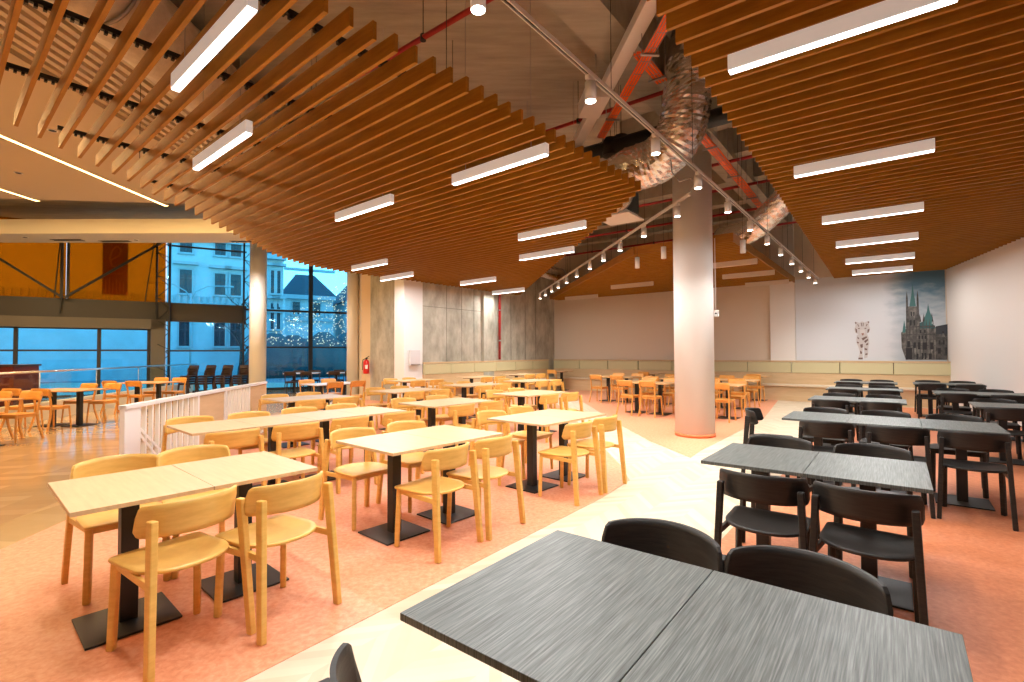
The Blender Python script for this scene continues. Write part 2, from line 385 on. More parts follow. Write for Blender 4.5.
MP = {
 'head': [(-0.945, 2.34), (-0.897, 2.338), (-0.849, 2.312), (-0.781, 2.352), (-0.716, 2.319), (-0.658, 2.351), (-0.612, 2.326), (-0.622, 2.245), (-0.596, 2.128), (-0.626, 2.025), (-0.693, 1.98), (-0.76, 1.912), (-0.827, 1.925), (-0.883, 1.985), (-0.941, 2.022), (-0.968, 2.117), (-0.937, 2.245)],
 'body': [(-0.913, 1.962), (-0.855, 1.984), (-0.665, 1.979), (-0.629, 1.862), (-0.622, 1.7), (-0.662, 1.585), (-0.766, 1.609), (-0.861, 1.586), (-0.908, 1.681), (-0.925, 1.822)],
 'legl': [(-0.889, 1.657), (-0.775, 1.632), (-0.787, 1.469), (-0.781, 1.283), (-0.886, 1.259), (-0.865, 1.376), (-0.844, 1.469)],
 'legr': [(-0.755, 1.655), (-0.642, 1.654), (-0.655, 1.422), (-0.676, 1.306), (-0.752, 1.283), (-0.74, 1.422)],
 'muzzle': [(-0.834, 2.101), (-0.757, 2.122), (-0.71, 2.085), (-0.721, 2.004), (-0.779, 1.959), (-0.826, 1.995)],
 'nose': [(-0.806, 2.007), (-0.74, 2.016), (-0.75, 1.958), (-0.779, 1.94)],
 'eyel': [(-0.88, 2.168), (-0.833, 2.157), (-0.837, 2.134), (-0.877, 2.14)],
 'eyer': [(-0.728, 2.158), (-0.68, 2.166), (-0.683, 2.138), (-0.724, 2.13)],
 's0': [(-0.811, 2.311), (-0.792, 2.315), (-0.778, 2.216), (-0.794, 2.205)],
 's1': [(-0.763, 2.314), (-0.744, 2.308), (-0.752, 2.203), (-0.765, 2.216)],
 's2': [(-0.898, 2.279), (-0.869, 2.266), (-0.851, 2.207), (-0.866, 2.201)],
 's3': [(-0.669, 2.282), (-0.65, 2.263), (-0.684, 2.201), (-0.695, 2.213)],
 's4': [(-0.948, 2.163), (-0.906, 2.127), (-0.902, 2.021), (-0.934, 2.045)],
 's5': [(-0.653, 2.119), (-0.606, 2.129), (-0.626, 2.036), (-0.664, 2.014)],
 's6': [(-0.799, 1.866), (-0.685, 1.922), (-0.666, 1.887), (-0.772, 1.796)],
 's7': [(-0.744, 1.783), (-0.657, 1.851), (-0.645, 1.805), (-0.716, 1.725)],
 's8': [(-0.894, 1.915), (-0.857, 1.867), (-0.861, 1.832), (-0.899, 1.868)],
 's9': [(-0.698, 1.701), (-0.646, 1.735), (-0.651, 1.677), (-0.699, 1.655)],
 's10': [(-0.916, 1.775), (-0.868, 1.75), (-0.869, 1.715), (-0.913, 1.728)],
 's11': [(-0.841, 1.68), (-0.774, 1.702), (-0.775, 1.597), (-0.823, 1.586)],
 's12': [(-0.84, 1.516), (-0.797, 1.469), (-0.798, 1.411), (-0.845, 1.423)],
 's13': [(-0.736, 1.585), (-0.672, 1.561), (-0.676, 1.515), (-0.733, 1.527)],
 's14': [(-0.885, 1.306), (-0.78, 1.306), (-0.781, 1.255), (-0.886, 1.254)],
 's15': [(-0.722, 1.422), (-0.665, 1.434), (-0.671, 1.387), (-0.72, 1.376)],
 's16': [(-0.955, 2.34), (-0.922, 2.344), (-0.907, 2.303), (-0.936, 2.281)],
 's17': [(-0.649, 2.351), (-0.611, 2.342), (-0.618, 2.291), (-0.644, 2.304)],
 'sky': [(0.356, 3.726), (1.102, 3.646), (1.057, 1.251), (0.191, 1.246), (0.447, 2.183)],
 'spire1': [(0.37, 3.358), (0.395, 3.067), (0.433, 2.719), (0.293, 2.72), (0.344, 3.071)],
 'tower1': [(0.263, 2.722), (0.451, 2.711), (0.492, 2.563), (0.488, 2.029), (0.221, 2.037), (0.22, 2.5)],
 'spire2': [(0.688, 2.779), (0.722, 2.55), (0.77, 2.378), (0.752, 2.19), (0.608, 2.196), (0.609, 2.405), (0.658, 2.554)],
 'turret': [(0.175, 2.348), (0.201, 2.115), (0.193, 1.999), (0.129, 2.001), (0.14, 2.117)],
 'roofmid': [(0.492, 2.257), (0.625, 2.309), (0.824, 2.169), (0.822, 2.094), (0.489, 2.105)],
 'main': [(0.099, 2.002), (0.222, 2.114), (0.49, 2.124), (0.577, 2.102), (0.616, 2.158), (0.65, 2.1), (0.837, 2.131), (0.821, 1.25), (0.191, 1.246), (0.106, 1.575)],
 'fade': [(-0.028, 1.732), (0.097, 1.885), (0.106, 1.575), (0.161, 1.246), (0.009, 1.265)],
 'wing': [(0.834, 1.943), (1.07, 1.955), (1.057, 1.251), (0.821, 1.25)],
 'wingroof': [(0.837, 2.15), (1.075, 2.204), (1.07, 1.937), (0.833, 1.936)],
 'gable': [(0.945, 1.866), (0.985, 2.014), (1.021, 1.864)],
 'w0': [(0.197, 1.574), (0.332, 1.573), (0.326, 1.266), (0.191, 1.266)],
 'w1': [(0.453, 1.724), (0.512, 1.723), (0.508, 1.533), (0.45, 1.534)],
 'w2': [(0.556, 1.723), (0.643, 1.721), (0.639, 1.525), (0.552, 1.525)],
 'w3': [(0.715, 1.72), (0.772, 1.719), (0.769, 1.531), (0.711, 1.532)],
 'w4': [(0.231, 1.766), (0.285, 1.765), (0.281, 1.593), (0.228, 1.593)],
 'w5': [(0.364, 1.726), (0.415, 1.725), (0.412, 1.572), (0.362, 1.573)],
 'w6': [(0.471, 1.915), (0.507, 1.914), (0.505, 1.819), (0.47, 1.819)],
 'w7': [(0.536, 1.913), (0.571, 1.912), (0.569, 1.817), (0.534, 1.818)],
 'w8': [(0.603, 1.911), (0.638, 1.911), (0.636, 1.816), (0.601, 1.817)],
 'w9': [(0.503, 2.066), (0.539, 2.065), (0.537, 1.97), (0.502, 1.971)],
 'w10': [(0.591, 2.064), (0.626, 2.062), (0.624, 1.979), (0.59, 1.98)],
 'w11': [(0.527, 1.438), (0.565, 1.438), (0.562, 1.267), (0.524, 1.267)],
 'w12': [(0.594, 1.438), (0.629, 1.438), (0.626, 1.268), (0.591, 1.267)],
 'w13': [(0.869, 1.568), (0.926, 1.567), (0.923, 1.418), (0.866, 1.418)],
 'w14': [(1.016, 1.585), (1.058, 1.585), (1.054, 1.418), (1.013, 1.418)],
 'w15': [(0.962, 2.014), (1.001, 2.013), (1.0, 1.957), (0.961, 1.958)],
 'w16': [(0.32, 2.572), (0.344, 2.571), (0.342, 2.456), (0.318, 2.457)],
 'w17': [(0.374, 2.569), (0.398, 2.568), (0.395, 2.453), (0.372, 2.454)],
 'w18': [(0.301, 2.342), (0.331, 2.341), (0.328, 2.187), (0.298, 2.188)],
 'w19': [(0.376, 2.339), (0.405, 2.338), (0.402, 2.184), (0.373, 2.186)],
 'w20': [(0.887, 1.773), (0.924, 1.773), (0.922, 1.661), (0.885, 1.661)],
 'w21': [(0.972, 1.772), (1.008, 1.771), (1.006, 1.66), (0.97, 1.66)],
 'w22': [(0.418, 1.419), (0.462, 1.419), (0.459, 1.267), (0.415, 1.267)],
 'w23': [(0.681, 1.419), (0.738, 1.419), (0.735, 1.268), (0.678, 1.268)],
}
INK['stone2'] = mixmat('mural ink mottled stone', [(.3, (.025, .024, .023)), (.5, (.10, .096, .088)), (.7, (.24, .225, .20))], (1, 1, .7), 9, 8, .6)
INK['stone'] = mixmat('mural ink dark stone', [(.3, (.015, .015, .015)), (.7, (.11, .105, .10))], (1, 1, 1), 9, 8, .6)
def ink(name, keys, m, off, parent=mural):
    mb = MB()
    for k_ in keys: mb.poly([mu(e, z, off) for e, z in MP[k_]])
    return mb.build(name, m, parent)
ink('tiger_fur', ['head', 'body', 'legl', 'legr'], INK['fur'], .004)
ink('tiger_muzzle', ['muzzle'], INK['muzzle'], .006)
ink('tiger_nose', ['nose'], INK['nose'], .008)
ink('tiger_stripes', ['s%d' % i for i in range(18)] + ['eyel', 'eyer'], INK['stripe'], .008)
ink('town_hall_walls', ['main', 'tower1'], INK['stone2'], .004)
ink('town_hall_wing', ['wing'], INK['stone'], .005)
ink('town_hall_roof', ['wingroof'], INK['slate'], .006)
ink('copper_spires', ['spire1', 'spire2', 'turret'], INK['copper'], .006)
ink('copper_roof', ['roofmid'], INK['copper2'], .005)
ink('town_hall_gable', ['gable'], INK['stone2'], .008)
for i in range(24): ink('town_hall_window', ['w%d' % i], INK['dark'], .009)
# stone courses, buttresses and pinnacles of the printed facade
mb = MB()
mE0, mE1 = MP['main'][0][0], MP['main'][7][0]
for k in range(9):
    e = mE0+.12+(mE1-mE0-.16)*k/8
    mb.poly([mu(e-.012, 1.3, .007), mu(e+.012, 1.3, .007), mu(e+.008, 2.25, .007), mu(e, 2.36, .007), mu(e-.008, 2.25, .007)])
for z in (1.62, 1.93, 2.14): mb.poly([mu(mE0+.1, z, .007), mu(mE1, z, .007), mu(mE1, z+.025, .007), mu(mE0+.1, z+.025, .007)])
for k in range(7):
    e = mE0+.16+(mE1-mE0-.22)*k/6
    mb.poly([mu(e-.03, 2.28, .0045), mu(e+.03, 2.28, .0045), mu(e, 2.52, .0045)])
for e in (MP['tower1'][0][0]-.02, MP['tower1'][1][0]+.02):
    mb.poly([mu(e-.03, 2.3, .0045), mu(e+.03, 2.3, .0045), mu(e+.02, 2.95, .0045), mu(e, 3.16, .0045), mu(e-.02, 2.95, .0045)])
mb.build('stone_mouldings', INK['stone'], mural)

# ------------------------------------------------------------------ benches
def bench(name, origin, ang, L, label, n_c, rev):
    """origin = left end at the wall face, local x along the wall, local -y into the room"""
    b = tag(empty(name, (*origin, 0), R(ang)), label, 'bench', 'upholstered wall benches')
    MB().box((L/2, -.30, .22), (L, .52, .44)).build('bench_base', M['ply'], b)
    MB().box((L/2, -.33, .465), (L, .60, .05), bev=.008).build('seat', mat('pale seat board', (.70, .58, .42), .45), b)
    MB().box((L/2, -.06, .66), (L, .10, .34)).build('back_panel', M['ply'], b)
    MB().box((L/2, -.07, 1.185), (L, .13, .05), bev=.005).build('cap_rail', M['ply'], b)
    MB().box((L/2, -.025, 1.0), (L, .03, .32)).build('backing_board', M['dark_wood'], b)
    if rev: MB().box((L+.012, -.08, .61), (.02, .16, 1.22)).build('end_panel', M['dark_wood'], b)
    w = L/n_c
    for k in range(n_c):
        c = MB().box((w*(k+.5), -.085, .995), (w-.014, .09, .325), bev=.016).build('back_cushion', M['vinyl'], b)
    return b
bench('bench', g(-11.35, 17.46), G, 12.52, 'long pale olive bench running under the mural along the back wall', 10, 1)
bench('bench', LW0, math.degrees(math.atan2(dw.y, dw.x)), LWL-.62, 'pale olive bench along the bare concrete wall', 6, 0)
# dark end panel
mm = g(1.085, 17.1)
# ------------------------------------------------------------------ tables
def make_table(name, top_m, edge_m, cat_label, group):
    t = tag(empty(name), cat_label, 'table', group)
    MB().box((0, 0, .7385), (.597, .818, .022), bev=.0015).build('table_top', top_m, t)
    MB().box((0, 0, .716), (.30, .42, .02)).build('mounting_plate', M['steel'], t)
    MB().box((0, 0, .36), (.082, .082, .70), bev=.004).build('pedestal', M['steel'], t)
    MB().box((0, 0, .008), (.42, .42, .012), bev=.003).build('base_plate', M['steel'], t)
    return t
T_MAPLE = Proto(make_table('cafe_table', M['maple'], None, '', 'pale maple cafe tables'))
T_GREY = Proto(make_table('cafe_table', M['grey_lam'], None, '', 'grey laminate cafe tables'))
T_BEECH = Proto(make_table('cafe_table', mixmat('beech table laminate', [(.3, (.60, .34, .14)), (.7, (.70, .42, .19))], (12, 1, 1), 3, 4, .35), None, '', 'beech bistro tables'))
T_WHITE = Proto(make_table('cafe_table', mat('white table laminate', (.62, .60, .62), .35), None, '', 'white topped tables by the glazing'))

# ------------------------------------------------------------------ chairs
def seat_mesh(outline, z, th, dish):
    mb = MB(); bm = mb.bm; cy = sum(p[1] for p in outline)/len(outline)
    rings = []
    for s, zz in ((.985, z-th), (1, z-th*.75), (1, z-th*.2), (.985, z), (.85, z-dish*.3), (.5, z-dish), (.2, z-dish*1.1)):
        rings.append([bm.verts.new((p[0]*s, cy+(p[1]-cy)*s, zz)) for p in outline])
    n = len(outline)
    for a, b in zip(rings, rings[1:]):
        for i in range(n):
            f = bm.faces.new((a[i], a[(i+1) % n], b[(i+1) % n], b[i])); f.smooth = True
    bm.faces.new(rings[0][::-1]); f = bm.faces.new(rings[-1]); f.smooth = True
    return mb
def shell(xf, yf, ztop, zbot, th, nu=28, nv=6):
    """curved back board: xf(u), yf(u,v) centre surface, u in -1..1"""
    mb = MB(); bm = mb.bm; grid = []
    for side in (0, 1):
        gg = []
        for i in range(nu+1):
            u = -1+2*i/nu; col_ = []
            for j in range(nv+1):
                v = j/nv; z = zbot(u)+(ztop(u)-zbot(u))*v
                x, y = xf(u), yf(u, v)
                e = 1e-3; tx, ty = xf(u+e)-xf(u-e), yf(u+e, v)-yf(u-e, v); l = math.hypot(tx, ty)
                o_ = (th/2)*(1 if side else -1)
                col_.append(bm.verts.new((x-ty/l*o_, y+tx/l*o_, z)))
            gg.append(col_)
        grid.append(gg)
    A, B = grid
    for i in range(nu):
        for j in range(nv):
            for gq, rv in ((A, 0), (B, 1)):
                q = (gq[i][j], gq[i+1][j], gq[i+1][j+1], gq[i][j+1]); f = bm.faces.new(q[::-1] if rv else q); f.smooth = True
    for i in range(nu):
        bm.faces.new((A[i][0], B[i][0], B[i+1][0], A[i+1][0])); bm.faces.new((A[i+1][nv], B[i+1][nv], B[i][nv], A[i][nv]))
    for j in range(nv):
        bm.faces.new((A[0][j+1], B[0][j+1], B[0][j], A[0][j])); bm.faces.new((A[nu][j], B[nu][j], B[nu][j+1], A[nu][j+1]))
    return mb
def make_cover_chair(wood, group):
    t = tag(empty('dining_chair'), '', 'chair', group)
    out = []
    W = .222
    for k in range(7):                                   # front right corner
        a = PI/2*k/6; out.append((W-.035+.035*math.cos(a), .185+.035*math.sin(a)))
    for k in range(7):
        a = PI/2+PI/2*k/6; out.append((-W+.035+.035*math.cos(a), .185+.035*math.sin(a)))
    for k in range(17):
        a = PI+PI*k/16; out.append((W*abs(math.cos(a))**.85*math.copysign(1, math.cos(a)), -.03+.20*math.sin(a)))
    seat_mesh(out, .458, .018, .012).build('seat', wood, t)
    Rr, ph = .258, 1.137
    def xf(u): return Rr*math.sin(ph*u)*1.0
    def yf(u, v): return -.25+Rr*(1-math.cos(ph*u)) - .02*v
    def zt(u): return .785-.016*u*u-.055*max(0, (abs(u)-.86)/.14)**2.8
    def zb(u): return .622-.004*u*u+.03*max(0, (abs(u)-.88)/.12)**2.4
    shell(xf, yf, zt, zb, .013, 36, 6).build('backrest', wood, t)
    for s in (-1, 1):
        MB().bar((s*.203, .192, .0), (s*.193, .178, .442), .036, .036, bev=.008).build('leg', wood, t)
        MB().bar((s*.238, -.275, 0), (s*.208, -.217, .712), .033, .044, up=(0, 1, 0), bev=.006, w2=.033, t2=.056).build('leg', wood, t)
        MB().bar((s*.190, .165, .422), (s*.221, -.232, .415), .020, .036, bev=.003).build('side_rail', wood, t)
    MB().bar((-.18, .176, .422), (.18, .176, .422), .020, .036, bev=.003).build('front_rail', wood, t)
    return t
def make_bistro_chair(wood, group):
    t = tag(empty('bistro_chair'), '', 'chair', group)
    out = []
    for k in range(24):
        a = 2*PI*k/24; c, s = math.cos(a), math.sin(a)
        x = .205*math.copysign(abs(c)**.5, c); y = .20*math.copysign(abs(s)**.5, s)
        out.append((x*(1+.07*(y/.2)), y+.0))
    seat_mesh(out, .468, .02, .008).build('seat', wood, t)
    MB().box((0, .165, .428), (.33, .018, .05)).box((0, -.165, .428), (.30, .018, .05)).box((.165, 0, .428), (.018, .33, .05)).box((-.165, 0, .428), (.018, .33, .05)).build('seat_frame', wood, t)
    def xf(u): return .202*u
    def yf(u, v): return -.228+.035*u*u-.045*v
    def zt(u): return .832-.006*u*u-.02*max(0, (abs(u)-.9)/.1)**2
    def zb(u): return .672+.012*(1-u*u)+.0
    shell(xf, yf, zt, zb, .014, 20, 4).build('backrest', wood, t)
    for s in (-1, 1):
        MB().bar((s*.195, .19, 0), (s*.172, .165, .45), .026, .028, bev=.006, w2=.032, t2=.032).build('leg', wood, t)
        mb = MB()
        pts = [(s*.195, -.275, 0), (s*.178, -.205, .24), (s*.172, -.182, .45), (s*.172, -.205, .62), (s*.18, -.258, .80)]
        for a, b in zip(pts, pts[1:]): mb.bar(a, b, .026, .034, up=(0, 1, 0), bev=.005)
        mb.build('leg', wood, t)
    return t
CH = dict(oak=Proto(make_cover_chair(M['oak'], 'light oak chairs at the maple tables')),
          black=Proto(make_cover_chair(M['black_wood'], 'black stained chairs at the grey tables')),
          beech=Proto(make_bistro_chair(M['beech'], 'orange beech bistro chairs')),
          dark=Proto(make_bistro_chair(M['dark_wood'], 'dark bistro chairs by the glazing')))
WORDS = ['first', 'second', 'third', 'fourth', 'fifth', 'sixth', 'seventh', 'eighth']

def run(proto, chair, e0, n0, units, ref, tl, cl, near=True, far=True, skip=(), jit=.03, off=.50, adj={}, sx=1):
    """a run of square tables pushed together: e0 = left end, n0 = centre line"""
    for k in range(units):
        x, y = fr(e0+(.3+.6*k)*sx, n0, ref)
        t_ = proto.put((x, y, .003), R(ref), tl[0] % (tl[1][k] if units > 1 else 'single'))
        t_.scale = (sx, 1, 1)
    rnd = random.Random(int((e0*37+n0*101)*10) & 0xffff)
    for side, on in ((-1, near), (1, far)):
        if not on: continue
        for k in range(units):
            if (side, k) in skip: continue
            e = e0+.3+.6*k+rnd.uniform(-jit, jit); n = n0+side*(off+rnd.uniform(-.02, .025))
            de, dn, dr = adj.get((side, k), (0, 0, 0)); x, y = fr(e+de, n+dn, ref)
            seat = {1: ('',), 2: ('left', 'right'), 3: ('left', 'middle', 'right'), 4: ('leftmost', 'second', 'third', 'rightmost')}[units][k]
            CH[chair].put((x, y, .003), R(ref+dr+(0 if side < 0 else 180)+rnd.uniform(-3, 3)),
                          (cl % ('near' if side < 0 else 'far', seat)).replace('  ', ' ').strip())
NEARFAR = {1: ['only'], 2: ['nearer', 'farther'], 3: ['left', 'middle', 'right'], 4: ['nearest', 'second', 'third', 'farthest']}
LR = {2: ['left', 'right'], 3: ['left', 'middle', 'right']}
def maple(row, pos, e0, n0, units=2, **kw):
    run(T_MAPLE, 'oak', e0, n0, units, LT, ('maple table, %s of ' + pos + ' in ' + row, NEARFAR[units]),
        'oak chair, %s side %s seat, ' + pos + ' of ' + row, **kw)
maple('aisle row', 'front table pair', .36, 3.46, jit=.004, adj={(-1, 0): (.115, .05, 11), (-1, 1): (-.02, .015, 12), (1, 0): (.075, .08, 0), (1, 1): (-.075, .08, 0)})
maple('aisle row', 'middle table pair', 2.13, 3.46, jit=.004, adj={(-1, 0): (.055, .045, 5), (-1, 1): (0, .09, 5)})
maple('aisle row', 'last table pair', 3.96, 3.48, jit=.01, adj={(-1, 0): (-.03, .03, 2), (-1, 1): (-.07, .03, 2)})
maple('second row', 'long run of four', 1.45, 5.62, 4)
maple('second row', 'middle table pair', 4.34, 5.68)
maple('second row', 'last table pair', 6.42, 5.74)
maple('third row', 'pair by the white railing', 3.34, 8.02)
maple('third row', 'second table pair', 5.40, 8.12)
maple('third row', 'third table pair', 7.42, 8.30)
maple('third row', 'last table pair', 9.55, 8.35)
maple('bench row', 'pair by the white pillar', 7.72, 10.95)
maple('bench row', 'pair against the concrete wall', 10.10, 10.85, far=False)
maple('bench row', 'pair near the far corner', 12.35, 11.0, far=False)
# grey tables
def grey(pos, e0, n0, units=2, **kw):
    run(T_GREY, 'black', e0, n0, units, G, ('grey streaked table, %s part of the ' + pos, LR[units]),
        'black chair, %s side %s seat, at the ' + pos, **kw)
grey('grey table nearest the camera', -1.12, 1.322, sx=1.035, skip=((-1, 1),), jit=.004, adj={(1, 0): (.08, -.09, 0), (1, 1): (-.045, -.09, 0), (-1, 0): (-.035, .03, 0)})
grey('second grey table from the camera', -1.06, 3.83, jit=.01, adj={(-1, 0): (.11, 0, 0), (-1, 1): (.03, 0, 0)})
grey('third grey table along the aisle', -1.02, 6.55, 3, jit=.01, adj={(-1, 0): (.14, 0, 0), (-1, 1): (.1, 0, 0), (-1, 2): (.04, 0, 0)})
grey('fourth grey table along the aisle', -1.10, 9.22)
grey('fifth grey table along the aisle', -1.12, 11.85)
grey('last grey table by the bench', -1.20, 14.40)
grey('front grey table beside the right wall', .80, 9.28, 3)
grey('middle grey table beside the right wall', .50, 11.68, 3)
grey('back grey table beside the right wall', .28, 14.75)
x, y = g(-1.22, 6.62)
CH['black'].put((x, y, .003), R(G-90+4), 'black chair standing at the aisle end of the third grey table')

# bistro tables behind the column
def beech(pos, e0, n0, units=2, **kw):
    run(T_BEECH, 'beech', e0, n0, units, G, ('beech table, %s part of the ' + pos, LR.get(units, ['only'])), 'beech chair, %s side %s seat, ' + pos, **kw)
beech('front pair left of the column', -5.40, 11.55)
beech('front pair right of the column', -3.90, 11.70)
beech('middle pair left of the column', -7.30, 13.75)
beech('middle pair behind the column', -5.60, 13.8)
beech('middle pair right of the column', -4.05, 13.85)
for pos, e0 in (('left bench corner', -10.75), ('bench left of the column', -7.0), ('bench behind the column', -5.2), ('bench right of the column', -3.65)):
    run(T_BEECH, 'beech', e0, 16.55, 1, G, ('beech single table, %s one at the ' + pos, ['']), 'beech chair on the %s side%s of the single table, ' + pos, far=False)
# small table by the windows
run(T_WHITE, 'beech', 5.55, 11.35, 2, LT, ('white topped table, %s half of the pair behind the maple rows', ['nearer', 'farther']),
    'beech chair, %s side %s seat, at the white table by the window')
# group by the balustrade
for pos, x0, y0 in (('table cut by the left edge', -9.45, 8.0), ('middle table by the glass balustrade', -9.95, 10.4), ('far table by the glass balustrade', -10.2, 13.05)):
    ex0, ny0 = inv(x0, y0, -4)
    run(T_BEECH, 'beech', ex0, ny0, 2, -4, ('beech table, %s half of the ' + pos, ['left', 'right']), 'beech chair, %s side %s seat, ' + pos, off=.56)
# white tables and dark chairs near the glazing
for pos, x0, y0 in (('left table under the fairy lights', -8.55, 18.6), ('right table under the fairy lights', -7.05, 18.9)):
    ex0, ny0 = inv(x0, y0, 12)
    run(T_WHITE, 'dark', ex0, ny0, 2, 12, ('white topped table, %s half of the ' + pos, ['left', 'right']), 'dark chair, %s side %s seat, ' + pos)
# stacks of dark chairs
for k, x0 in enumerate((-11.45, -10.9, -10.35, -9.8)):
    for j in range(4):
        CH['dark'].put((x0+.02*j, 17.35+.11*k, .003+.085*j), R(170 + (180 if j == 3 else 0)*0 + random.uniform(-3, 3)),
                       'dark chair, %s in the %s stack by the window' % (['lowest', 'second', 'third', 'topmost'][j], ['left', 'second', 'third', 'right'][k]))

# ------------------------------------------------------------------ slat ceilings
ZS = 3.64           # underside of slats
SH, SW, SP = .13, .030, .1795
def baffle(name, label, ref, n0, n1, eL, eR, carriers, z=ZS, fasc=None):
    t = tag(empty(name, (0, 0, 0), R(ref)), label, 'slat ceiling', 'hanging oak slat ceilings')
    mb = MB(); n = n0
    rows = []
    while n <= n1:
        a, b = eL(n), eR(n)
        if b-a > .1:
            mb.box(((a+b)/2, n, z+SH/2), (b-a, SW, SH)); rows.append((n, a, b))
        n += SP
    mb.build('slats', M['slat'], t)
    for ec in carriers:
        c = MB(); ns = [r[0] for r in rows if r[1]+.05 < ec < r[2]-.05]
        if not ns: continue
        lo, hi = min(ns), max(ns)
        c.box((ec, (lo+hi)/2, z+SH+.018), (.035, hi-lo+.1, .036))
        for q in ns:
            for dq in (.045, .09, .135): c.box((ec, q+dq, z+SH-.012), (.03, .02, .024))
        c.build('carrier_rail', M['black_metal'], t)
    for i, (q, a, b) in enumerate(rows[2::9]):
        e = a+.5
        while e < b:
            MB().tube([(e, q, z+SH+.03), (e, q, H)], .0035, 6).build('suspension_rod', M['black_metal'], t); e += 2.6
    return t, rows
LEND = [(-.4, -5.7), (.52, -6.54), (1.06, -7.08), (1.6, -7.58), (2.11, -8.13), (2.63, -8.6), (2.98, -8.99), (3.47, -9.46), (4.12, -10.12), (4.78, -10.81), (5.27, -11.2), (5.81, -11.5), (6.36, -11.72), (7.13, -11.82), (8.5, -11.8), (9.3, -11.72), (20, -11.75)]
def interp(tab, x):
    for (a, b), (c, d) in zip(tab, tab[1:]):
        if x <= c: return b+(d-b)*(x-a)/(c-a)
    return tab[-1][1]
def eR_left(n): return -2.86 if n <= 6.15 else -2.90-(n-6.15)*1.069
S_L, S_R = -40.0, -37.0
left_b, _ = baffle('slat_ceiling', 'large left oak slat ceiling hanging over the maple tables', S_L, -.38, 14.3, lambda n: interp(LEND, n), eR_left,
       [-3.25-1.15*k for k in range(8)])
right_b, _ = baffle('slat_ceiling', 'right oak slat ceiling hanging over the grey tables', S_R, -.9, 17.3, lambda n: -1.12, lambda n: rw(n, S_R)-.04,
       [-.7, .6, 1.9, 3.2])
third_b, rows3 = baffle('slat_ceiling', 'small oak slat ceiling with edge boards behind the white column', G, 10.16, 17.3,
       lambda n: max(-4.45-(n-10.05)*1.008, -11.0), lambda n: -2.47, [-3.2, -4.6, -6.2, -7.8, -9.4])
mb = MB()
mb.bar((-2.455, 10.06, ZS+.06), (-2.455, 17.33, ZS+.06), .022, .17)
mb.bar((-4.46, 10.07, ZS+.06), (-2.455, 10.07, ZS+.06), .022, .17)
mb.bar((-4.47, 10.06, ZS+.06), (-10.95, 16.50, ZS+.06), .022, .17)
mb.build('edge_boards', M['fascia'], third_b)

# ------------------------------------------------------------------ linear lights
AREA_W = 70
def add_area(name, loc, rz, sx, sy, w, color, parent):
    ld = bpy.data.lights.new(name, 'AREA'); ld.shape = 'RECTANGLE'; ld.size = sx; ld.size_y = sy; ld.energy = w; ld.color = color
    o = bpy.data.objects.new(name, ld); COL.objects.link(o); o.parent = parent; o.location = loc; o.rotation_euler.z = rz
    return o
def linear(e, n, ref, L, label, on=True, z=3.52, w=AREA_W, group='lit linear pendant lights', color=(1, .975, .95)):
    x, y = fr(e, n, ref)
    t = tag(empty('linear_light', (x, y, z), R(ref)), label, 'light', group)
    MB().box((0, 0, .062), (L, .062, .115), bev=.002).build('housing', M['housing_glow'] if on else M['opal_off'], t)
    MB().box((0, 0, .0), (L-.012, .052, .012)).build('diffuser', M['diffuser'] if on else M['opal_off'], t)
    MB().tube([(-L*.35, 0, .11), (-L*.35, 0, H-z)], .003, 6).tube([(L*.35, 0, .11), (L*.35, 0, H-z)], .003, 6).build('suspension_wires', M['galv'], t)
    if on: add_area('lamp', (0, 0, -.009), 0, L-.02, .05, w, color, t)
    return t
RL = [(-.28, .95), (-.24, 3.79), (-.17, 6.54), (-.12, 9.23), (-.08, 11.5), (-.04, 13.79), (0, 15.87)]
RW = ['over the camera', 'nearest in the right slat ceiling', 'second in the right slat ceiling', 'third in the right slat ceiling', 'fourth in the right slat ceiling', 'fifth in the right slat ceiling', 'last in the right slat ceiling, before the mural']
for (e, n), wd in zip(RL, RW): linear(e, n, S_R, 1.25, 'glowing white linear light, ' + wd, w=56)
LL = [(-3.7, 1.21, 'at the top left, brightest'), (-5.44, 1.89, 'below the brightest at top left'), (-6.19, 4.03, 'in the middle of the left slat ceiling'), (-3.64, 4.08, 'nearest the aisle in the left slat ceiling'),
      (-4.9, 6.88, 'upper of two by the slat ceiling corner'), (-6.11, 8.4, 'lower of two by the slat ceiling corner'), (-10.05, 6.72, 'left of two above the window columns'), (-11.0, 8.22, 'above the concrete pier'),
      (-9.95, 10.31, 'left of two before the concrete wall'), (-10.8, 12.67, 'right of two before the concrete wall')]
for e, n, wd in LL: linear(e, n, S_L, 1.4, 'glowing white linear light, ' + wd)
for e, n, L, wd in [(-6.5, 14.4, 1.4, 'left of the column'), (-3.2, 12.39, 1.4, 'front one right of the column'), (-3.15, 14.42, 1.3, 'middle one right of the column'), (-9.4, 16.3, 1.4, 'at the far left end'), (-3.1, 16.6, 1.2, 'at the back right end')]:
    linear(e, n, G, L, 'unlit cream linear light under the small slat ceiling, ' + wd, on=False, group='unlit linear lights')

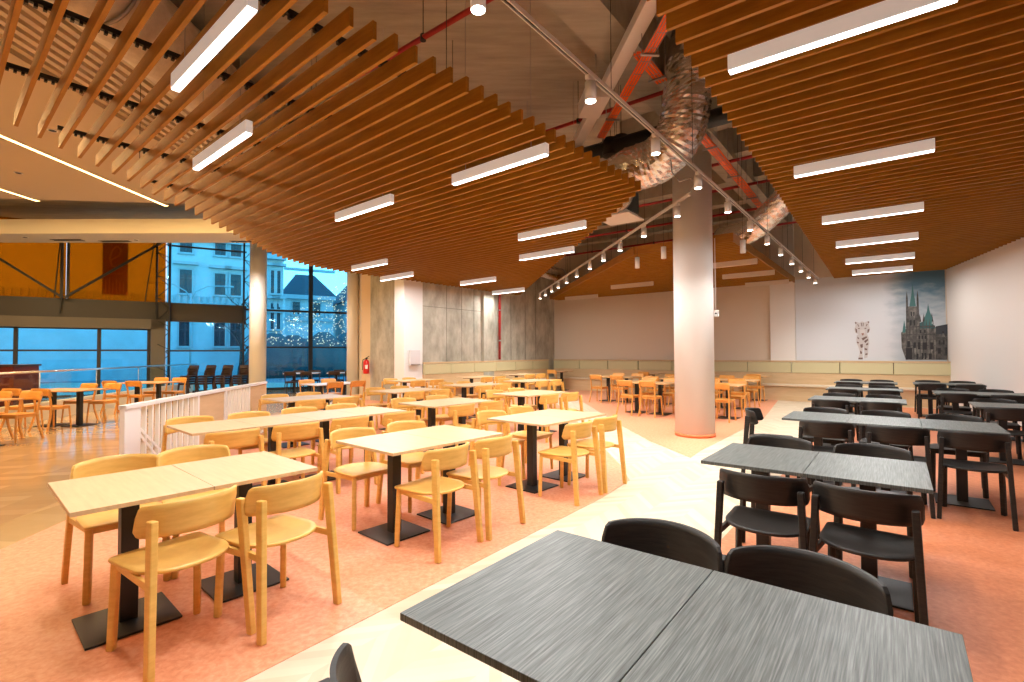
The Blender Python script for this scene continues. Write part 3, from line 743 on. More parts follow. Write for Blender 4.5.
# ------------------------------------------------------------------ track lights
def add_spot(loc, w, parent, rot=None, size=128, blend=.8, color=(1, .96, .90)):
    ld = bpy.data.lights.new('lamp', 'SPOT'); ld.energy = w; ld.spot_size = R(size); ld.spot_blend = blend; ld.color = color; ld.shadow_soft_size = .03
    o = bpy.data.objects.new('lamp', ld); COL.objects.link(o); o.parent = parent; o.location = loc
    return o
def track(name, a, b, z, label):
    a, b = Vector((*a, z)), Vector((*b, z)); L = (b-a).length; rz = math.atan2(b.y-a.y, b.x-a.x)
    t = tag(empty(name, a, rz), label, 'light track', 'white ceiling light tracks')
    MB().box((L/2, -.014, 0), (L, .006, .034)).box((L/2, .014, 0), (L, .006, .034)).box((L/2, 0, .014), (L, .034, .006)).build('rail', M['lacquer'], t)
    MB().box((L/2, 0, .002), (L-.02, .02, .012)).build('conductor_slot', M['black_metal'], t)
    MB().box((0, 0, 0), (.05, .04, .04)).box((L, 0, 0), (.05, .04, .04)).build('end_caps', M['lacquer'], t)
    s = .8
    while s < L: MB().tube([(s, 0, .015), (s, 0, H-z)], .003, 6).build('suspension_rod', M['black_metal'], t); s += 2.0
    return t
def make_spot():
    t = tag(empty('spotlight'), '', 'spotlight', 'white track spotlights')
    MB().box((0, 0, -.035), (.11, .035, .035), bev=.004).build('adapter', M['lacquer'], t)
    MB().cyl((0, 0, -.07), .012, .04, 10).build('stem', M['lacquer'], t)
    MB().cyl((0, 0, -.20), .043, .14, 24).build('head', M['lacquer'], t)
    MB().cyl((0, 0, -.203), .037, .006, 24).build('lens', M['lamp_disc'], t)
    return t
SPOT = Proto(make_spot())
ZT = 3.58
track('light_track', g(-1.80, -1.2), g(-1.74, 16.4), ZT, 'long white track running up the aisle between the two large slat ceilings')
ANG1 = 52
for k in range(14):
    n = .75+1.165*k if k < 1 else 2.0+1.262*(k-1)
    if n > 16.2: break
    x, y = g(-1.795+.004*k, n)
    wd = 'on the aisle track, ' + (['above the camera', 'nearest in view', 'second in view', 'third in view', 'fourth in view', 'fifth in view', 'sixth in view', 'seventh in view', 'eighth in view', 'ninth in view', 'tenth in view', 'eleventh in view', 'last before the mural', 'end'][k])
    o = SPOT.put((x, y, ZT), R(ANG1), 'white spotlight ' + wd)
    add_spot((0, 0, -.215), 82, o)
T2 = [(2.28, 6.84), (2.13, 8.02), (1.96, 9.14), (1.84, 10.13), (1.68, 11.12), (1.57, 12.28), (1.44, 13.33), (1.29, 14.34), (1.17, 15.26), (1.07, 16.26), (.95, 17.21)]
track('light_track', (2.36, 6.5), (.97, 17.4), ZT, 'white track beside the column running back to the concrete wall')
for k, (x, y) in enumerate(T2):
    x = 2.36+(y-6.5)*(.97-2.36)/(17.4-6.5)
    o = SPOT.put((x, y, ZT), R(97.3), 'white spotlight on the second track, ' + ('nearest, at the column' if k == 0 else (WORDS+['ninth', 'tenth', 'eleventh'])[k] + ' from the column'))
    add_spot((0, 0, -.215), 80, o)
# power lead of that track
tag(MB().tube([(2.36, 6.5, ZT+.02), (2.44, 6.46, ZT+.12), (2.36, 6.44, ZT+.2), (2.22, 6.46, ZT+.16), (2.14, 6.5, ZT+.3), (2.10, 6.55, 4.6), (2.10, 6.6, 5.9)], .008, 8).build('power_cable', M['galv']), 'grey looped power cable feeding the track beside the column', 'cable')
# unlit cylinder pendants
for k, (x, y, wd) in enumerate([(2.56, 10.0, 'left one before the small slat ceiling'), (2.79, 9.0, 'beside the column'), (4.01, 8.5, 'right one before the small slat ceiling')]):
    t = tag(empty('cylinder_pendant', (x, y, 3.2)), 'unlit white cylinder pendant, ' + wd, 'light', 'unlit cylinder pendants')
    MB().cyl((0, 0, 0), .045, .22, 24).build('shade', M['lacquer'], t)
    MB().tube([(0, 0, .22), (0, 0, H-3.2)], .003, 6).build('cord', M['black_metal'], t)

# ------------------------------------------------------------------ services above the gap
def spline(pts, n):
    P = [Vector(p) for p in pts]; out = []
    for i in range(len(P)-1):
        p0, p1, p2, p3 = P[max(i-1, 0)], P[i], P[i+1], P[min(i+2, len(P)-1)]
        for k in range(n):
            t = k/n
            out.append(.5*((2*p1)+(-p0+p2)*t+(2*p0-5*p1+4*p2-p3)*t*t+(-p0+3*p1-3*p2+p3)*t**3))
    out.append(P[-1]); return out
def flexduct(pts, r, label, nn=16):
    P = spline(pts, nn)
    rad = [r*(1+(.010 if i % 2 else -.010)+random.uniform(-.014, .014)) for i in range(len(P))]
    o = tag(MB().tube(P, r, 40, rad=rad, jit=.022, smooth=False).build('flexible_duct', M['foil']), label, 'duct', 'silver flexible ducts')
    for q in (0, -1):
        d = (P[1]-P[0]) if q == 0 else (P[-1]-P[-2])
        MB().tube([P[q]-d*.3, P[q]+d*.3], r*1.05, 32).build('clamp_band', M['galv'], o)
    return o
flexduct([(2.52, 6.40, 5.95), (2.42, 6.45, 5.5), (2.36, 6.47, 5.1), (2.33, 6.5, 4.75), (2.27, 6.6, 4.42), (2.05, 6.85, 4.18), (1.74, 7.1, 4.13), (1.58, 7.6, 4.12), (1.72, 8.25, 4.15)], .315, 'big crumpled silver duct bending down beside the column', 13)
flexduct([(*g(-.5, 9.9), 5.0), (*g(-1.2, 10.25), 4.72), (*g(-1.75, 10.6), 4.30), (*g(-2.35, 11.0), 3.98), (*g(-3.0, 11.5), 4.02)], .24, 'silver flexible duct dropping onto the small slat ceiling', 12)
flexduct([(*g(-7.4, 9.6), 4.5), (*g(-8.2, 11.2), 4.3), (*g(-9.0, 12.8), 4.15), (*g(-9.4, 14.8), 4.25)], .22, 'silver flexible duct far back above the second track', 10)
def hpipe(name, e0, n0, e1, n1, z, r, m, label, cat, group=None):
    a, b = g(e0, n0), g(e1, n1)
    o = tag(MB().tube([(*a, z), (*b, z)], r, 14).build(name, m), label, cat, group)
    L = math.hypot(b[0]-a[0], b[1]-a[1]); s = .5
    while s < L:
        p = (a[0]+(b[0]-a[0])*s/L, a[1]+(b[1]-a[1])*s/L); MB().tube([(*p, z), (*p, H)], .005, 6).cyl((*p, z-r*1.12), r*1.12, r*2.24, 12).build('hanger', M['black_metal'], o); s += 2.2
    return o
hpipe('sprinkler_pipe', -9, 3.66, 1.5, 3.66, 5.0, .03, M['red'], 'red sprinkler pipe high above the aisle nearest the camera', 'pipe', 'red sprinkler pipes')
hpipe('sprinkler_pipe', -9, 7.06, 1.5, 7.06, 5.33, .03, M['red'], 'red sprinkler pipe behind the big silver duct', 'pipe', 'red sprinkler pipes')
for n, wd in ((9.45, 'just behind the column'), (11.0, 'second behind the column'), (13.0, 'third behind the column'), (15.0, 'farthest behind the column')):
    hpipe('sprinkler_pipe', -10.9, n, 1, n, 4.95, .03, M['red'], 'red sprinkler pipe crossing the ceiling, ' + wd, 'pipe', 'red sprinkler pipes')
hpipe('lagged_pipe', -8.5, 7.22, 1.5, 7.22, 4.80, .12, M['pipe_black'], 'thick black lagged pipe passing behind the silver duct, lower of two', 'pipe', 'black lagged pipes')
hpipe('lagged_pipe', -8.5, 7.62, 1.5, 7.62, 5.02, .10, M['pipe_black'], 'black lagged pipe passing behind the silver duct, upper of two', 'pipe', 'black lagged pipes')
# white cable trunking with a side box
o = tag(MB().bar((1.62, 2.6, 5.02), (1.10, 8.4, 5.02), .16, .12).build('cable_trunking', M['lacquer']), 'long white cable trunking under the slab beside orange cables', 'cable trunking')
MB().bar((1.17, 6.45, 4.98), (1.12, 7.05, 4.98), .30, .22).build('junction_box', M['lacquer'], o)
for s in (3.4, 5.2, 7.0): MB().tube([(1.62-(s-2.6)*.0897, s, 5.08), (1.62-(s-2.6)*.0897, s, H)], .006, 6).build('hanger', M['galv'], o)
def wiretray(pts, w, label, n_c=6):
    P = [Vector(p) for p in pts]; d = (P[-1]-P[0]).normalized(); x = d.cross(Vector((0, 0, 1))).normalized()
    t = tag(empty('wire_tray'), label, 'cable tray', 'wire trays with orange cables')
    mb = MB(); L = (P[-1]-P[0]).length
    for s in (-1, -.33, .33, 1): mb.tube([P[0]+x*s*w/2, P[-1]+x*s*w/2], .004, 6)
    for s in (-1, 1): mb.tube([P[0]+x*s*w/2+Vector((0, 0, .05)), P[-1]+x*s*w/2+Vector((0, 0, .05))], .004, 6)
    q = 0
    while q < L:
        c = P[0]+d*q; mb.tube([c-x*w/2+Vector((0, 0, .05)), c-x*w/2, c+x*w/2, c+x*w/2+Vector((0, 0, .05))], .004, 6); q += .25
    q = .6
    while q < L:
        c = P[0]+d*q; mb.bar(c-x*(w/2+.05)-Vector((0, 0, .012)), c+x*(w/2+.05)-Vector((0, 0, .012)), .03, .02)
        for s in (-1, 1): mb.tube([c+x*s*(w/2+.04), Vector((c.x+x.x*s*(w/2+.04), c.y+x.y*s*(w/2+.04), 5.45))], .005, 6)
        q += 1.5
    mb.build('tray_mesh', M['galv'], t)
    for k in range(n_c):
        off = x*(-.42+.84*k/(n_c-1))*w
        pts_ = []; q = 0
        while q <= L+.01:
            pts_.append(P[0]+d*q+off+x*random.uniform(-.008, .008)+Vector((0, 0, .018+random.uniform(0, .014)))); q += .25
        MB().tube(pts_, .017, 8).build('cable', M['orange'], t)
    return t
wiretray([(1.66, 3.2, 4.74), (1.36, 7.6, 4.74)], .10, 'wire tray packed with bright orange cables beside the white trunking', 4)
wiretray([(*g(-2.28, 5.3), 4.9), (*g(-2.30, 6.15), 4.9)], .12, 'short branch of the orange cable tray', 4)
wiretray([(*g(-2.14, 7.0), 4.55), (*g(-2.23, 11.6), 4.55)], .12, 'wire tray of orange cables running past the column', 4)
# square air diffuser with dark box
t = tag(empty('air_diffuser', (1.95, 8.85, 3.9), R(G)), 'white square air outlet plate with a dark box beside the left slat ceiling corner', 'air diffuser')
MB().box((0, 0, .0), (.66, .66, .025), bev=.004).box((0, 0, .05), (.5, .5, .06)).build('face_plate', M['lacquer'], t)
MB().box((0, 0, .28), (.52, .52, .38)).build('plenum_box', mat('plenum grey', (.055, .07, .075), .6), t)
# insulated duct above the left end
o = tag(MB().tube(spline([(-4.1, 1.0, 5.35), (-4.3, 4, 5.32), (-4.35, 7, 5.35), (-4.4, 12, 5.3)], 14), .45, 28, jit=.03).build('insulated_duct', M['wrap']), 'pale crumpled insulated duct above the slats at the top left', 'duct')
mb = MB()
for y in (2.5, 5, 7.5, 10): mb.tube([(-4.3+.46*math.cos(a), y, 5.33+.46*math.sin(a)) for a in [PI*2*k/24 for k in range(25)]], .02, 6)
mb.build('straps', M['galv'], o)

# ------------------------------------------------------------------ mall side ceiling
struct(MB().prism([(-23, -5.9), (-6.5, -5.9), (-6.5, 13.0), (-23, 11.0)], 5.40, 5.5).build('ceiling', M['soffit']))
mb = MB(); x = -6.45
while x < -4.9:
    mb.bar((x, -5, 5.50), (x, 13.5, 5.50), .085, .06); x += .17
mb.prism([(-6.5, -5), (-4.85, -5), (-4.85, 13.5), (-6.5, 13.5)], 5.53, 5.56)
struct(mb.build('ceiling_deck', M['deck']))
struct(MB().prism([(-22.9, 11.4), (-16.2, 14.2), (-5.3, 14.25), (-5.4, 15.6), (-15.9, 15.35), (-22.9, 12.3)], 5.0, 5.42).build('ceiling_bulkhead', M['bulk']))
for x, y0, y1, wd in ((-9.1, -2, 12.9, 'longer warm cove light strip in the left soffit'), (-12.05, -2, 12.45, 'shorter warm cove light strip at the far left')):
    t = tag(empty('light_strip', (x, (y0+y1)/2, 5.392)), wd, 'light strip', 'warm recessed light strips')
    MB().box((0, 0, 0), (.09, y1-y0, .012)).build('diffuser', M['cove'], t)
    MB().box((-.05, 0, .001), (.012, y1-y0, .02)).box((.05, 0, .001), (.012, y1-y0, .02)).build('trim_profile', M['bulk'], t)
    add_area('lamp', (0, 0, -.01), 0, .08, y1-y0-.05, 640, (1, .64, .26), t)
# cove lamp in the gap before the bulkhead
t = tag(empty('light_strip', (-11.5, 12.62, 5.64), R(6.9)), 'hidden warm light strip in the gap before the white bulkhead', 'light strip', 'warm recessed light strips')
MB().box((0, 0, 0), (10.5, .06, .03)).build('diffuser', M['cove'], t)
l = add_area('lamp', (0, 0, -.02), 0, 10.4, .05, 210, (1, .66, .26), t); 
for k, (x, y) in enumerate([(-13.6, 15.0), (-12.3, 15.2), (-8.3, 15.3)]):
    t = tag(empty('air_slot', (x, y, 4.995)), 'dark slot vent in the white bulkhead, ' + ['left one above the orange glass', 'middle one above the orange glass', 'right one by the slats'][k], 'vent', 'slot vents in the bulkhead')
    MB().box((0, 0, 0), (.9, .14, .012)).build('slot', M['black_metal'], t)
    MB().box((0, .075, -.002), (.94, .012, .016)).box((0, -.075, -.002), (.94, .012, .016)).build('frame', M['lintel_grey'], t)

for x, y, z, wd in ((-8.62, 15.4, 4.99, 'before the round white column'), (-11.5, 15.0, 4.99, 'added fill before the blue window'), (-14.5, 14.6, 4.99, 'added fill before the orange glass'), (-8.0, 8.5, 5.395, 'added fill over the parquet by the railing'), (-10.6, 10.5, 5.395, 'added fill over the bistro tables'), (-8.0, 4.5, 5.395, 'added fill over the parquet near the camera')):  # all but the column one are added lamps that brighten the mall side
    t = tag(empty('downlight', (x, y, z)), 'small round recessed downlight in the left soffit, ' + wd, 'downlight', 'recessed downlights')
    MB().cyl((0, 0, -.008), .075, .012, 24).build('rim', M['lacquer'], t); MB().cyl((0, 0, -.011), .055, .006, 24).build('dark_baffle', M['black_metal'], t)
    add_spot((0, 0, -.02), 230 if 'column' not in wd else 800, t, size=140, color=(1, .80, .55) if 'column' not in wd else (1, .94, .86))

# ------------------------------------------------------------------ glazed facade
FA = 31.5; F0 = (-16.6, 16.0)
def fp(s, off=0):
    a = R(FA); return (F0[0]+s*math.cos(a)-off*math.sin(a), F0[1]+s*math.sin(a)+off*math.cos(a))
def fbox(mb, s0, s1, z0, z1, off, th):
    c = fp((s0+s1)/2, off); mb.box((c[0], c[1], (z0+z1)/2), (abs(s1-s0), th, z1-z0), R(FA)); return mb
def fbar(mb, s0, z0, s1, z1, off, w, t):
    a, b = fp(s0, off), fp(s1, off); mb.bar((*a, z0), (*b, z1), w, t, up=(-math.sin(R(FA)), math.cos(R(FA)), 0)); return mb
wg = struct(empty('window_1')); wg['kind'] = 'structure'
for s0, s1 in ((-6, .3), (.3, 2.47), (2.47, 3.95)): fbox(MB(), s0, s1, .0, 2.75, 0, .02).build('pane', M['glass_blue'], wg)
mb = MB()
for s in (.35, 2.47, 3.88): fbox(mb, s-.05, s+.05, 0, 2.42, -.03, .09)
fbox(mb, -6, 3.95, 1.60, 1.66, -.03, .08); fbox(mb, -6, 3.95, .02, .1, -.03, .08); fbox(mb, -6, 3.95, 2.36, 2.44, -.03, .08)
mb.build('mullions', M['frame_grey'], wg)
mb = MB(); fbox(mb, -6, 4.35, 2.40, 2.76, -.12, .20); fbox(mb, 3.95, 4.38, 0, 2.76, -.12, .2); struct(mb.build('window_lintel', M['lintel_grey']))
mb = MB(); fbox(mb, -6, 7.0, 2.70, 3.40, -.02, .14); struct(mb.build('facade_fascia', M['fascia_grey']))
w2 = struct(empty('window_2'))
for s0, s1 in ((-6, 1.55), (1.6, 4.35)): fbox(MB(), s0, s1, 3.4, H, .02, .02).build('pane', M['glass_orange'], w2)
mb = MB()
for s in (1.5, 1.66): fbox(mb, s-.035, s+.035, 3.4, H, -.25, .07)
fbox(mb, 1.43, 1.50, 3.3, H, -.1, .07)
fbar(mb, 1.58, 3.42, 4.25, 5.6, -.22, .07, .09); fbar(mb, 1.52, 3.42, -1.1, 5.4, -.22, .07, .09)
fbar(mb, 1.28, 3.42, 1.45, H, -.05, .03, .03); fbar(mb, 3.75, 3.42, 4.05, H, -.05, .03, .03)
fbar(mb, 1.5, 3.5, 1.45, 2.9, -.2, .04, .04)
mb.build('braces', M['frame_grey'], w2)
w3 = struct(empty('window_3'))
for s0, s1, z0, z1 in ((4.4, 7.0, 3.38, H), (4.4, 7.0, 0, 2.7), (7.0, 9.42, 0, H), (9.42, 11.2, 0, H)): fbox(MB(), s0, s1, z0, z1, .02, .02).build('pane', M['glass_blue'], w3)
mb = MB()
fbox(mb, 4.4, 7.0, 1.58, 1.64, -.02, .07); fbox(mb, 7.0, 11.2, 1.72, 1.78, -.02, .07); fbox(mb, 7.0, 11.2, 3.22, 3.30, -.02, .08); fbox(mb, 9.34, 9.50, 0, H, -.03, .12); fbox(mb, 4.4, 11.2, 0, .1, -.02, .08)
fbox(mb, 4.4, 7.0, 5.52, 5.58, -.02, .06)
mb.build('mullions', M['frame_grey'], w3)
def mast(s, w, name):
    mb = MB()
    for d, off in ((-w/2, -.18), (w/2, -.18), (w/2, -.42)):
        a = fp(s+d, off); mb.tube([(*a, 0), (*a, H)], .035, 10)
    z = .2; k = 0
    while z < H-.45:
        a, b = fp(s-w/2, -.18), fp(s+w/2, -.18); c = fp(s+w/2, -.42)
        if k % 2: a, b = b, a
        mb.tube([(*a, z), (*b, z+.42)], .014, 8); mb.tube([(*b, z+.42), (*c, z+.2)], .012, 8)
        z += .42; k += 1
    return struct(mb.build(name, M['frame_grey']))
mast(4.30, .40, 'facade_mast'); mast(7.08, .34, 'facade_mast')
# banner outside the orange glass
def fx(s, off, z): p = fp(s, off); return (p[0], p[1], z)
bn = tag(empty('hanging_banner'), 'red vertical banner with a yellow mark hanging beyond the orange glass', 'banner')
mb = MB(); fbox(mb, 2.50, 3.22, 3.62, 5.7, .16, .01); mb.build('cloth', M['banner'], bn)
mb = MB()
loop = [(2.70, 4.82), (2.98, 5.06), (3.02, 5.26), (2.90, 5.38), (2.76, 5.2), (2.70, 4.9), (2.76, 4.66), (2.90, 4.60), (3.02, 4.72)]
for a, b in zip(loop, loop[1:]): fbar(mb, a[0], a[1], b[0], b[1], .148, .05, .006)
for k in range(6): fbar(mb, 2.60+.1*k, 3.70, 2.60+.1*k, 3.70+(.42, .5, .35, .5, .42, .36)[k], .148, .022, .006)
fbar(mb, 2.62, 4.34, 3.08, 4.40, .148, .03, .006)
mb.build('print', M['banner_mark'], bn)
mb = MB(); fbox(mb, 2.45, 3.27, 5.68, 5.73, .16, .04); mb.build('top_rod', M['frame_grey'], bn)

# ------------------------------------------------------------------ glass balustrade at the stair edge
bl = tag(empty('glass_balustrade'), 'glass balustrade with steel handrail on a cream plinth at the left', 'balustrade')
B0, B1 = Vector((-9.95, 7.2, 0)), Vector((-12.3, 19.2, 0))
bd = (B1-B0).normalized(); bl_ang = math.atan2(bd.y, bd.x)
def bp(s, z): p = B0+bd*s; return (p.x, p.y, z)
BL = (B1-B0).length
c = bp(BL/2, .2); MB().box(c, (BL, .18, .40), bl_ang).build('plinth', mat('cream plinth', (.62, .55, .42), .5), bl)
for k in range(6):
    c = bp(BL*(k+.5)/6, .72); MB().box(c, (BL/6-.02, .016, .66), bl_ang).build('glass_panel', M['glass_clear'], bl)
MB().tube([bp(0, 1.10), bp(BL, 1.10)], .024, 14).build('handrail', M['chrome'], bl)
for k in range(7): MB().tube([bp(BL*k/6*.998+.01, .36), bp(BL*k/6*.998+.01, 1.09)], .012, 8).build('post', M['chrome'], bl)
kq = tag(empty('kiosk_counter', (-11.75, 11.25, .003), R(8)), 'burgundy counter block behind the balustrade at the left edge', 'counter')
MB().box((-.7, 0, .61), (2.6, .7, 1.22), bev=.01).build('body', M['burgundy'], kq)
MB().box((-.7, 0, 1.24), (2.66, .76, .04), bev=.005).build('counter_top', mat('dark counter top', (.03, .02, .02), .3), kq)
MB().box((-.7, -.353, .1), (2.5, .02, .1)).build('kick_plate', M['black_metal'], kq)

# white railing along the edge of the salmon floor
RZ = .96
rp = [(-3.98, 5.04), (-4.16, 6.0), (-4.40, 7.5), (-4.62, 8.95), (-4.68, 9.35)]
def rpos(s):
    t = 0
    for a, b in zip(rp, rp[1:]):
        L = math.hypot(b[0]-a[0], b[1]-a[1])
        if s <= t+L or (b == rp[-1]): u = (s-t)/L; return Vector((a[0]+(b[0]-a[0])*u, a[1]+(b[1]-a[1])*u, 0))
        t += L
RLN = sum(math.hypot(b[0]-a[0], b[1]-a[1]) for a, b in zip(rp, rp[1:]))
rl = tag(empty('railing'), 'white railing of slim bars and plywood infill between the tables and the mall floor', 'railing')
mb = MB()
for a, b in zip(rp, rp[1:]): mb.bar((*a, RZ-.02), (*b, RZ-.02), .075, .045, bev=.004)
mb.build('top_rail', M['lacquer'], rl)
def rbar(mb, s0, z0, s1, z1, w, t):
    a, b = rpos(s0), rpos(s1); return mb.bar((a.x, a.y, z0), (b.x, b.y, z1), w, t)
a = rpos(.0); b = rpos(.30)
MB().bar((a.x, a.y, RZ/2), (b.x, b.y, RZ/2), .05, RZ, bev=.004).build('end_panel', M['lacquer'], rl)
def balusters(s0, s1, n):
    for k in range(n):
        s = s0+(s1-s0)*(k+.5)/n; p = rpos(s)
        MB().box((p.x, p.y, RZ/2+.02), (.024, .045, RZ-.08), R(97)).build('baluster', M['lacquer'], rl)
balusters(.34, 1.60, 9); balusters(2.55, 3.45, 8)
for s0, s1, cut in ((1.65, 2.52, 0), (3.5, 4.40, 1)):
    p0, p1 = rpos(s0), rpos(s1); c0 = rpos(s0+(.35 if cut else 0))
    mb = MB(); nrm = Vector((.0125, 0, 0))
    ring = [Vector((c0.x, c0.y, .06)), Vector((p1.x, p1.y, .06)), Vector((p1.x, p1.y, RZ-.05)), Vector((p0.x, p0.y, RZ-.05))]
    lo = [mb.bm.verts.new(v-nrm) for v in ring]; hi = [mb.bm.verts.new(v+nrm) for v in ring]
    mb.bm.faces.new(lo); mb.bm.faces.new(hi[::-1])
    for i in range(4): mb.bm.faces.new((lo[i], hi[i], hi[(i+1) % 4], lo[(i+1) % 4]))
    mb.build('plywood_infill', M['ply'], rl)
mb = MB()
rbar(mb, .2, .05, 4.4, .05, .05, .04)
for s in (1.63, 2.535, 3.47): p = rpos(s); mb.box((p.x, p.y, RZ/2), (.04, .09, RZ-.04), R(97))
mb.build('frame', M['lacquer'], rl)
mb = MB()
for off in (.0, .13): rbar(mb, .3, .12+off, .85, .16+off, .03, .03); rbar(mb, .85, .16+off, .3, .62+off*.5, .03, .03)
mb.build('inner_brace', M['lacquer'], rl)

# ------------------------------------------------------------------ outside
struct(MB().prism([(-60, 14), (-24, 12.5), (-24, 11.8), fp(0, .6), fp(11.3, .6), (-4, 24), (30, 40), (30, 80), (-60, 80)], -.5, -.05).build('ground', M['pave']))
# facade direction line far behind
B0x, B0y = -26.0, 28.0
def bpnt(s, off=0):
    a = R(31.5); return (B0x+s*math.cos(a)-off*math.sin(a), B0y+s*math.sin(a)+off*math.cos(a))
def bbox(mb, s0, s1, z0, z1, off, th):
    c = bpnt((s0+s1)/2, off); mb.box((c[0], c[1], (z0+z1)/2), (s1-s0, th, z1-z0), R(31.5)); return mb
def house(name, label, s0, s1, zt, off, wins, roof=None, depth=5):
    h_ = tag(empty(name), label, 'building', 'town buildings beyond the glass')
    mb = MB(); bbox(mb, s0, s1, -.05, zt, off+depth/2, depth); mb.build('wall', M['house'], h_)
    for (a, b, z0, z1) in wins:
        f_ = MB(); bbox(f_, a-.12, b+.12, z0-.12, z0, off-.06, .2); bbox(f_, a-.1, a, z0, z1, off-.03, .12); bbox(f_, b, b+.1, z0, z1, off-.03, .12); bbox(f_, a-.1, b+.1, z1, z1+.1, off-.03, .12)
        bbox(f_, a-.35, b+.35, z1+.32, z1+.5, off-.16, .36)
        w = f_.build('window', M['house_trim'], h_)
        q = MB(); bbox(q, a, b, z0, z1, off-.012, .03); q.build('pane', M['pane_dark'], w)
        q = MB(); bbox(q, (a+b)/2-.04, (a+b)/2+.04, z0, z1, off-.04, .03); bbox(q, a, b, z0+(z1-z0)*.62, z0+(z1-z0)*.62+.08, off-.04, .03); q.build('glazing_bar', M['roof'], w)
    q = MB(); bbox(q, s0-.1, s1+.1, 8.75, 8.95, off-.1, .3); bbox(q, s0-.1, s1+.1, 4.35, 4.6, off-.1, .25); bbox(q, s0-.15, s1+.15, zt-.35, zt, off-.2, .5); q.build('cornice', M['house_trim'], h_)
    q = MB()
    for k in range(int((s1-s0)/.35)): bbox(q, s0+.1+.35*k, s0+.3+.35*k, 4.75, 5.2, off-.05, .12)
    q.build('balustrade_panel', M['house_trim'], h_)
    if roof:
        q = MB(); a0, a1 = bpnt(s0-.3, off-.3), bpnt(s1+.3, off-.3); m0, m1 = bpnt(s0+roof[1], off+depth/2), bpnt(s1-roof[1], off+depth/2); c0, c1 = bpnt(s1+.3, off+depth+.3), bpnt(s0-.3, off+depth+.3)
        V = [q.bm.verts.new((*p, z)) for p, z in ((a0, zt), (a1, zt), (c0, zt), (c1, zt), (m0, zt+roof[0]), (m1, zt+roof[0]))]
        for fq in ((0, 1, 5, 4), (1, 2, 5), (2, 3, 4, 5), (3, 0, 4), (3, 2, 1, 0)): q.bm.faces.new([V[i] for i in fq])
        q.build('roof', M['roof'], h_)
    return h_
wins = [(5.85, 6.5, 5.35, 6.85), (7.75, 8.35, 5.35, 6.75), (8.65, 9.25, 5.35, 6.75), (5.85, 6.5, 7.95, 9.4), (7.75, 8.35, 7.95, 9.4), (8.65, 9.25, 7.95, 9.4), (5.85, 6.5, 2.0, 3.6), (7.75, 8.35, 2.0, 3.6), (8.65, 9.25, 2.0, 3.6)]
house('building', 'pale stuccoed town house with hooded windows beyond the blue glass', -14, 10.0, 12.5, 0, wins, depth=6)
house('building', 'narrow corner house with tall windows right of the round white column', 10.8, 11.9, 8.4, .5, [(11.1, 11.3, 3.2, 5.0), (11.5, 11.7, 3.2, 5.0), (11.1, 11.3, 5.7, 7.3), (11.5, 11.7, 5.7, 7.3)], (1.8, .4), 3)
house('building', 'distant house with a dark hipped roof under the pale sky', 13.0, 17.0, 6.6, 9, [(13.6, 14.2, 4.9, 6.0), (15.3, 15.9, 4.9, 6.0)], (2.2, 1.2), 5)
house('building', 'dark roofed hall behind the fairy lights', 18.0, 27.6, 6.2, 8, [(19, 20, 3.5, 5), (22, 23, 3.5, 5)], (4.8, 3.5), 9)
# dark hedge bank
mb = MB(); 
pts = [bpnt(s, -1.9 + .3*math.sin(s*1.7)) for s in [10.5+.6*k for k in range(22)]]
for i, p in enumerate(pts):
    r_ = 1.35+.35*math.sin(i*2.3)
    mb.tube([(p[0], p[1], -.1), (p[0], p[1], .5*r_), (p[0], p[1], 1.3*r_), (p[0], p[1], 1.75*r_)], 1, 12, rad=[r_, r_*1.05, r_*.8, r_*.2], jit=.14)
tag(mb.build('hedge', M['hill']), 'dark hedge bank behind the terrace glass under the fairy lights', 'hedge')
# bare tree
def tree(x, y, h_, label):
    t = tag(empty('bare_tree', (x, y, -.05)), label, 'tree', 'bare street trees'); MB().tube([(0, 0, 0), (.05, 0, h_*.4), (.02, .05, h_*.8)], .1, 8, rad=[.13, .09, .04]).build('trunk', M['bark'], t)
    mb = MB()
    for k in range(14):
        a = k*2.4; z = h_*(.35+.045*k); l_ = h_*.3*(1-.03*k)
        p1 = (math.cos(a)*l_*.5, math.sin(a)*l_*.5, z+l_*.4); p2 = (math.cos(a+.3)*l_, math.sin(a+.3)*l_, z+l_*.9)
        mb.tube([(.03, 0, z), p1, p2], .03, 6, rad=[.035, .022, .008]); mb.tube([p1, (p1[0]+.3*l_*math.cos(a-1), p1[1]+.3*l_*math.sin(a-1), p1[2]+.5*l_)], .015, 5, rad=[.018, .006])
    mb.build('branches', M['bark'], t)
x, y = bpnt(9.0, -6); tree(x, y, 4.6, 'bare tree in front of the pale town house')
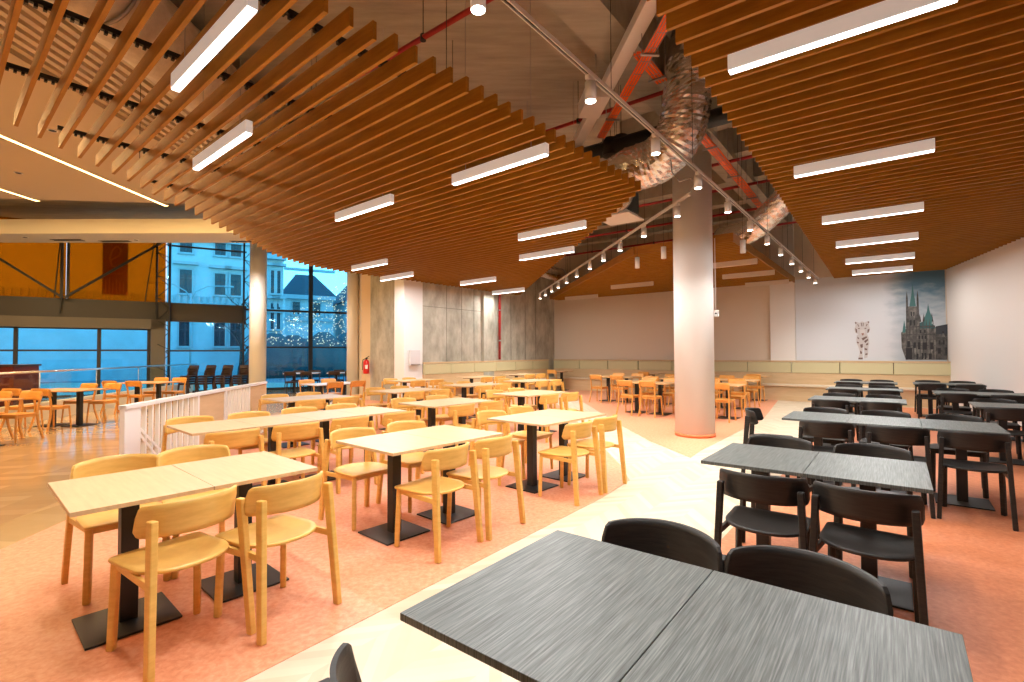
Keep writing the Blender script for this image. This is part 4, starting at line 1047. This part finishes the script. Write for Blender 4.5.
# street lamp with two arms
x, y = bpnt(6.6, -5)
t = tag(empty('street_lamp', (x, y, -.05)), 'street lamp with two curved arms before the pale town house', 'street lamp')
MB().tube([(0, 0, 0), (0, 0, 4.9)], .05, 10).build('post', M['house_trim'], t)
for s in (-1, 1):
    MB().tube([(0, 0, 4.5), (s*.2, s*.1, 5.0), (s*.7, s*.4, 5.35), (s*1.4, s*.85, 5.4)], .03, 8).build('arm', M['house_trim'], t)
    MB().box((s*1.55, s*.95, 5.38), (.5, .18, .1), R(31.5), .02).build('lamp_head', M['house_trim'], t)
# fairy light net: a rising triangle of bulbs
mb = MB(); rnd = random.Random(3)
for k in range(820):
    s = rnd.uniform(9.8, 16.5); zmax = 2.4+ (s-9.8)/6.7*4.6; z = rnd.uniform(2.0, 6.9)
    if z > zmax: continue
    p = bpnt(s*.96+.3, -3.9); r_ = .021
    mb.box((p[0], p[1], z), (r_*2, r_*2, r_*2), rnd.uniform(0, 3))
o = tag(mb.build('fairy_lights', M['fairy']), 'net of tiny warm fairy lights rising beyond the window', 'fairy lights', kind='stuff')

# ------------------------------------------------------------------ world and view
w = bpy.data.worlds.new('dusk'); SC.world = w; w.use_nodes = True; nt = w.node_tree
bg = nt.nodes['Background']; tc = nt.nodes.new('ShaderNodeTexCoord'); sp = nt.nodes.new('ShaderNodeSeparateXYZ'); cr = nt.nodes.new('ShaderNodeValToRGB')
nt.links.new(tc.outputs['Generated'], sp.inputs[0]); nt.links.new(sp.outputs[2], cr.inputs[0]); nt.links.new(cr.outputs[0], bg.inputs[0])
el = cr.color_ramp.elements; el[0].position = .0; el[0].color = (1.1, .95, .98, 1); el[1].position = .5; el[1].color = (.17, .40, .72, 1)
bg.inputs[1].default_value = 4.2
vs_ = SC.view_settings; vs_.view_transform = 'Standard'; vs_.look = 'None'; vs_.exposure = -0.27; vs_.gamma = 1; vs_.use_curve_mapping = False
cy = SC.cycles
cy.max_bounces = 8; cy.diffuse_bounces = 4; cy.glossy_bounces = 3; cy.transparent_max_bounces = 12; cy.sample_clamp_indirect = 6; cy.caustics_reflective = False; cy.caustics_refractive = False
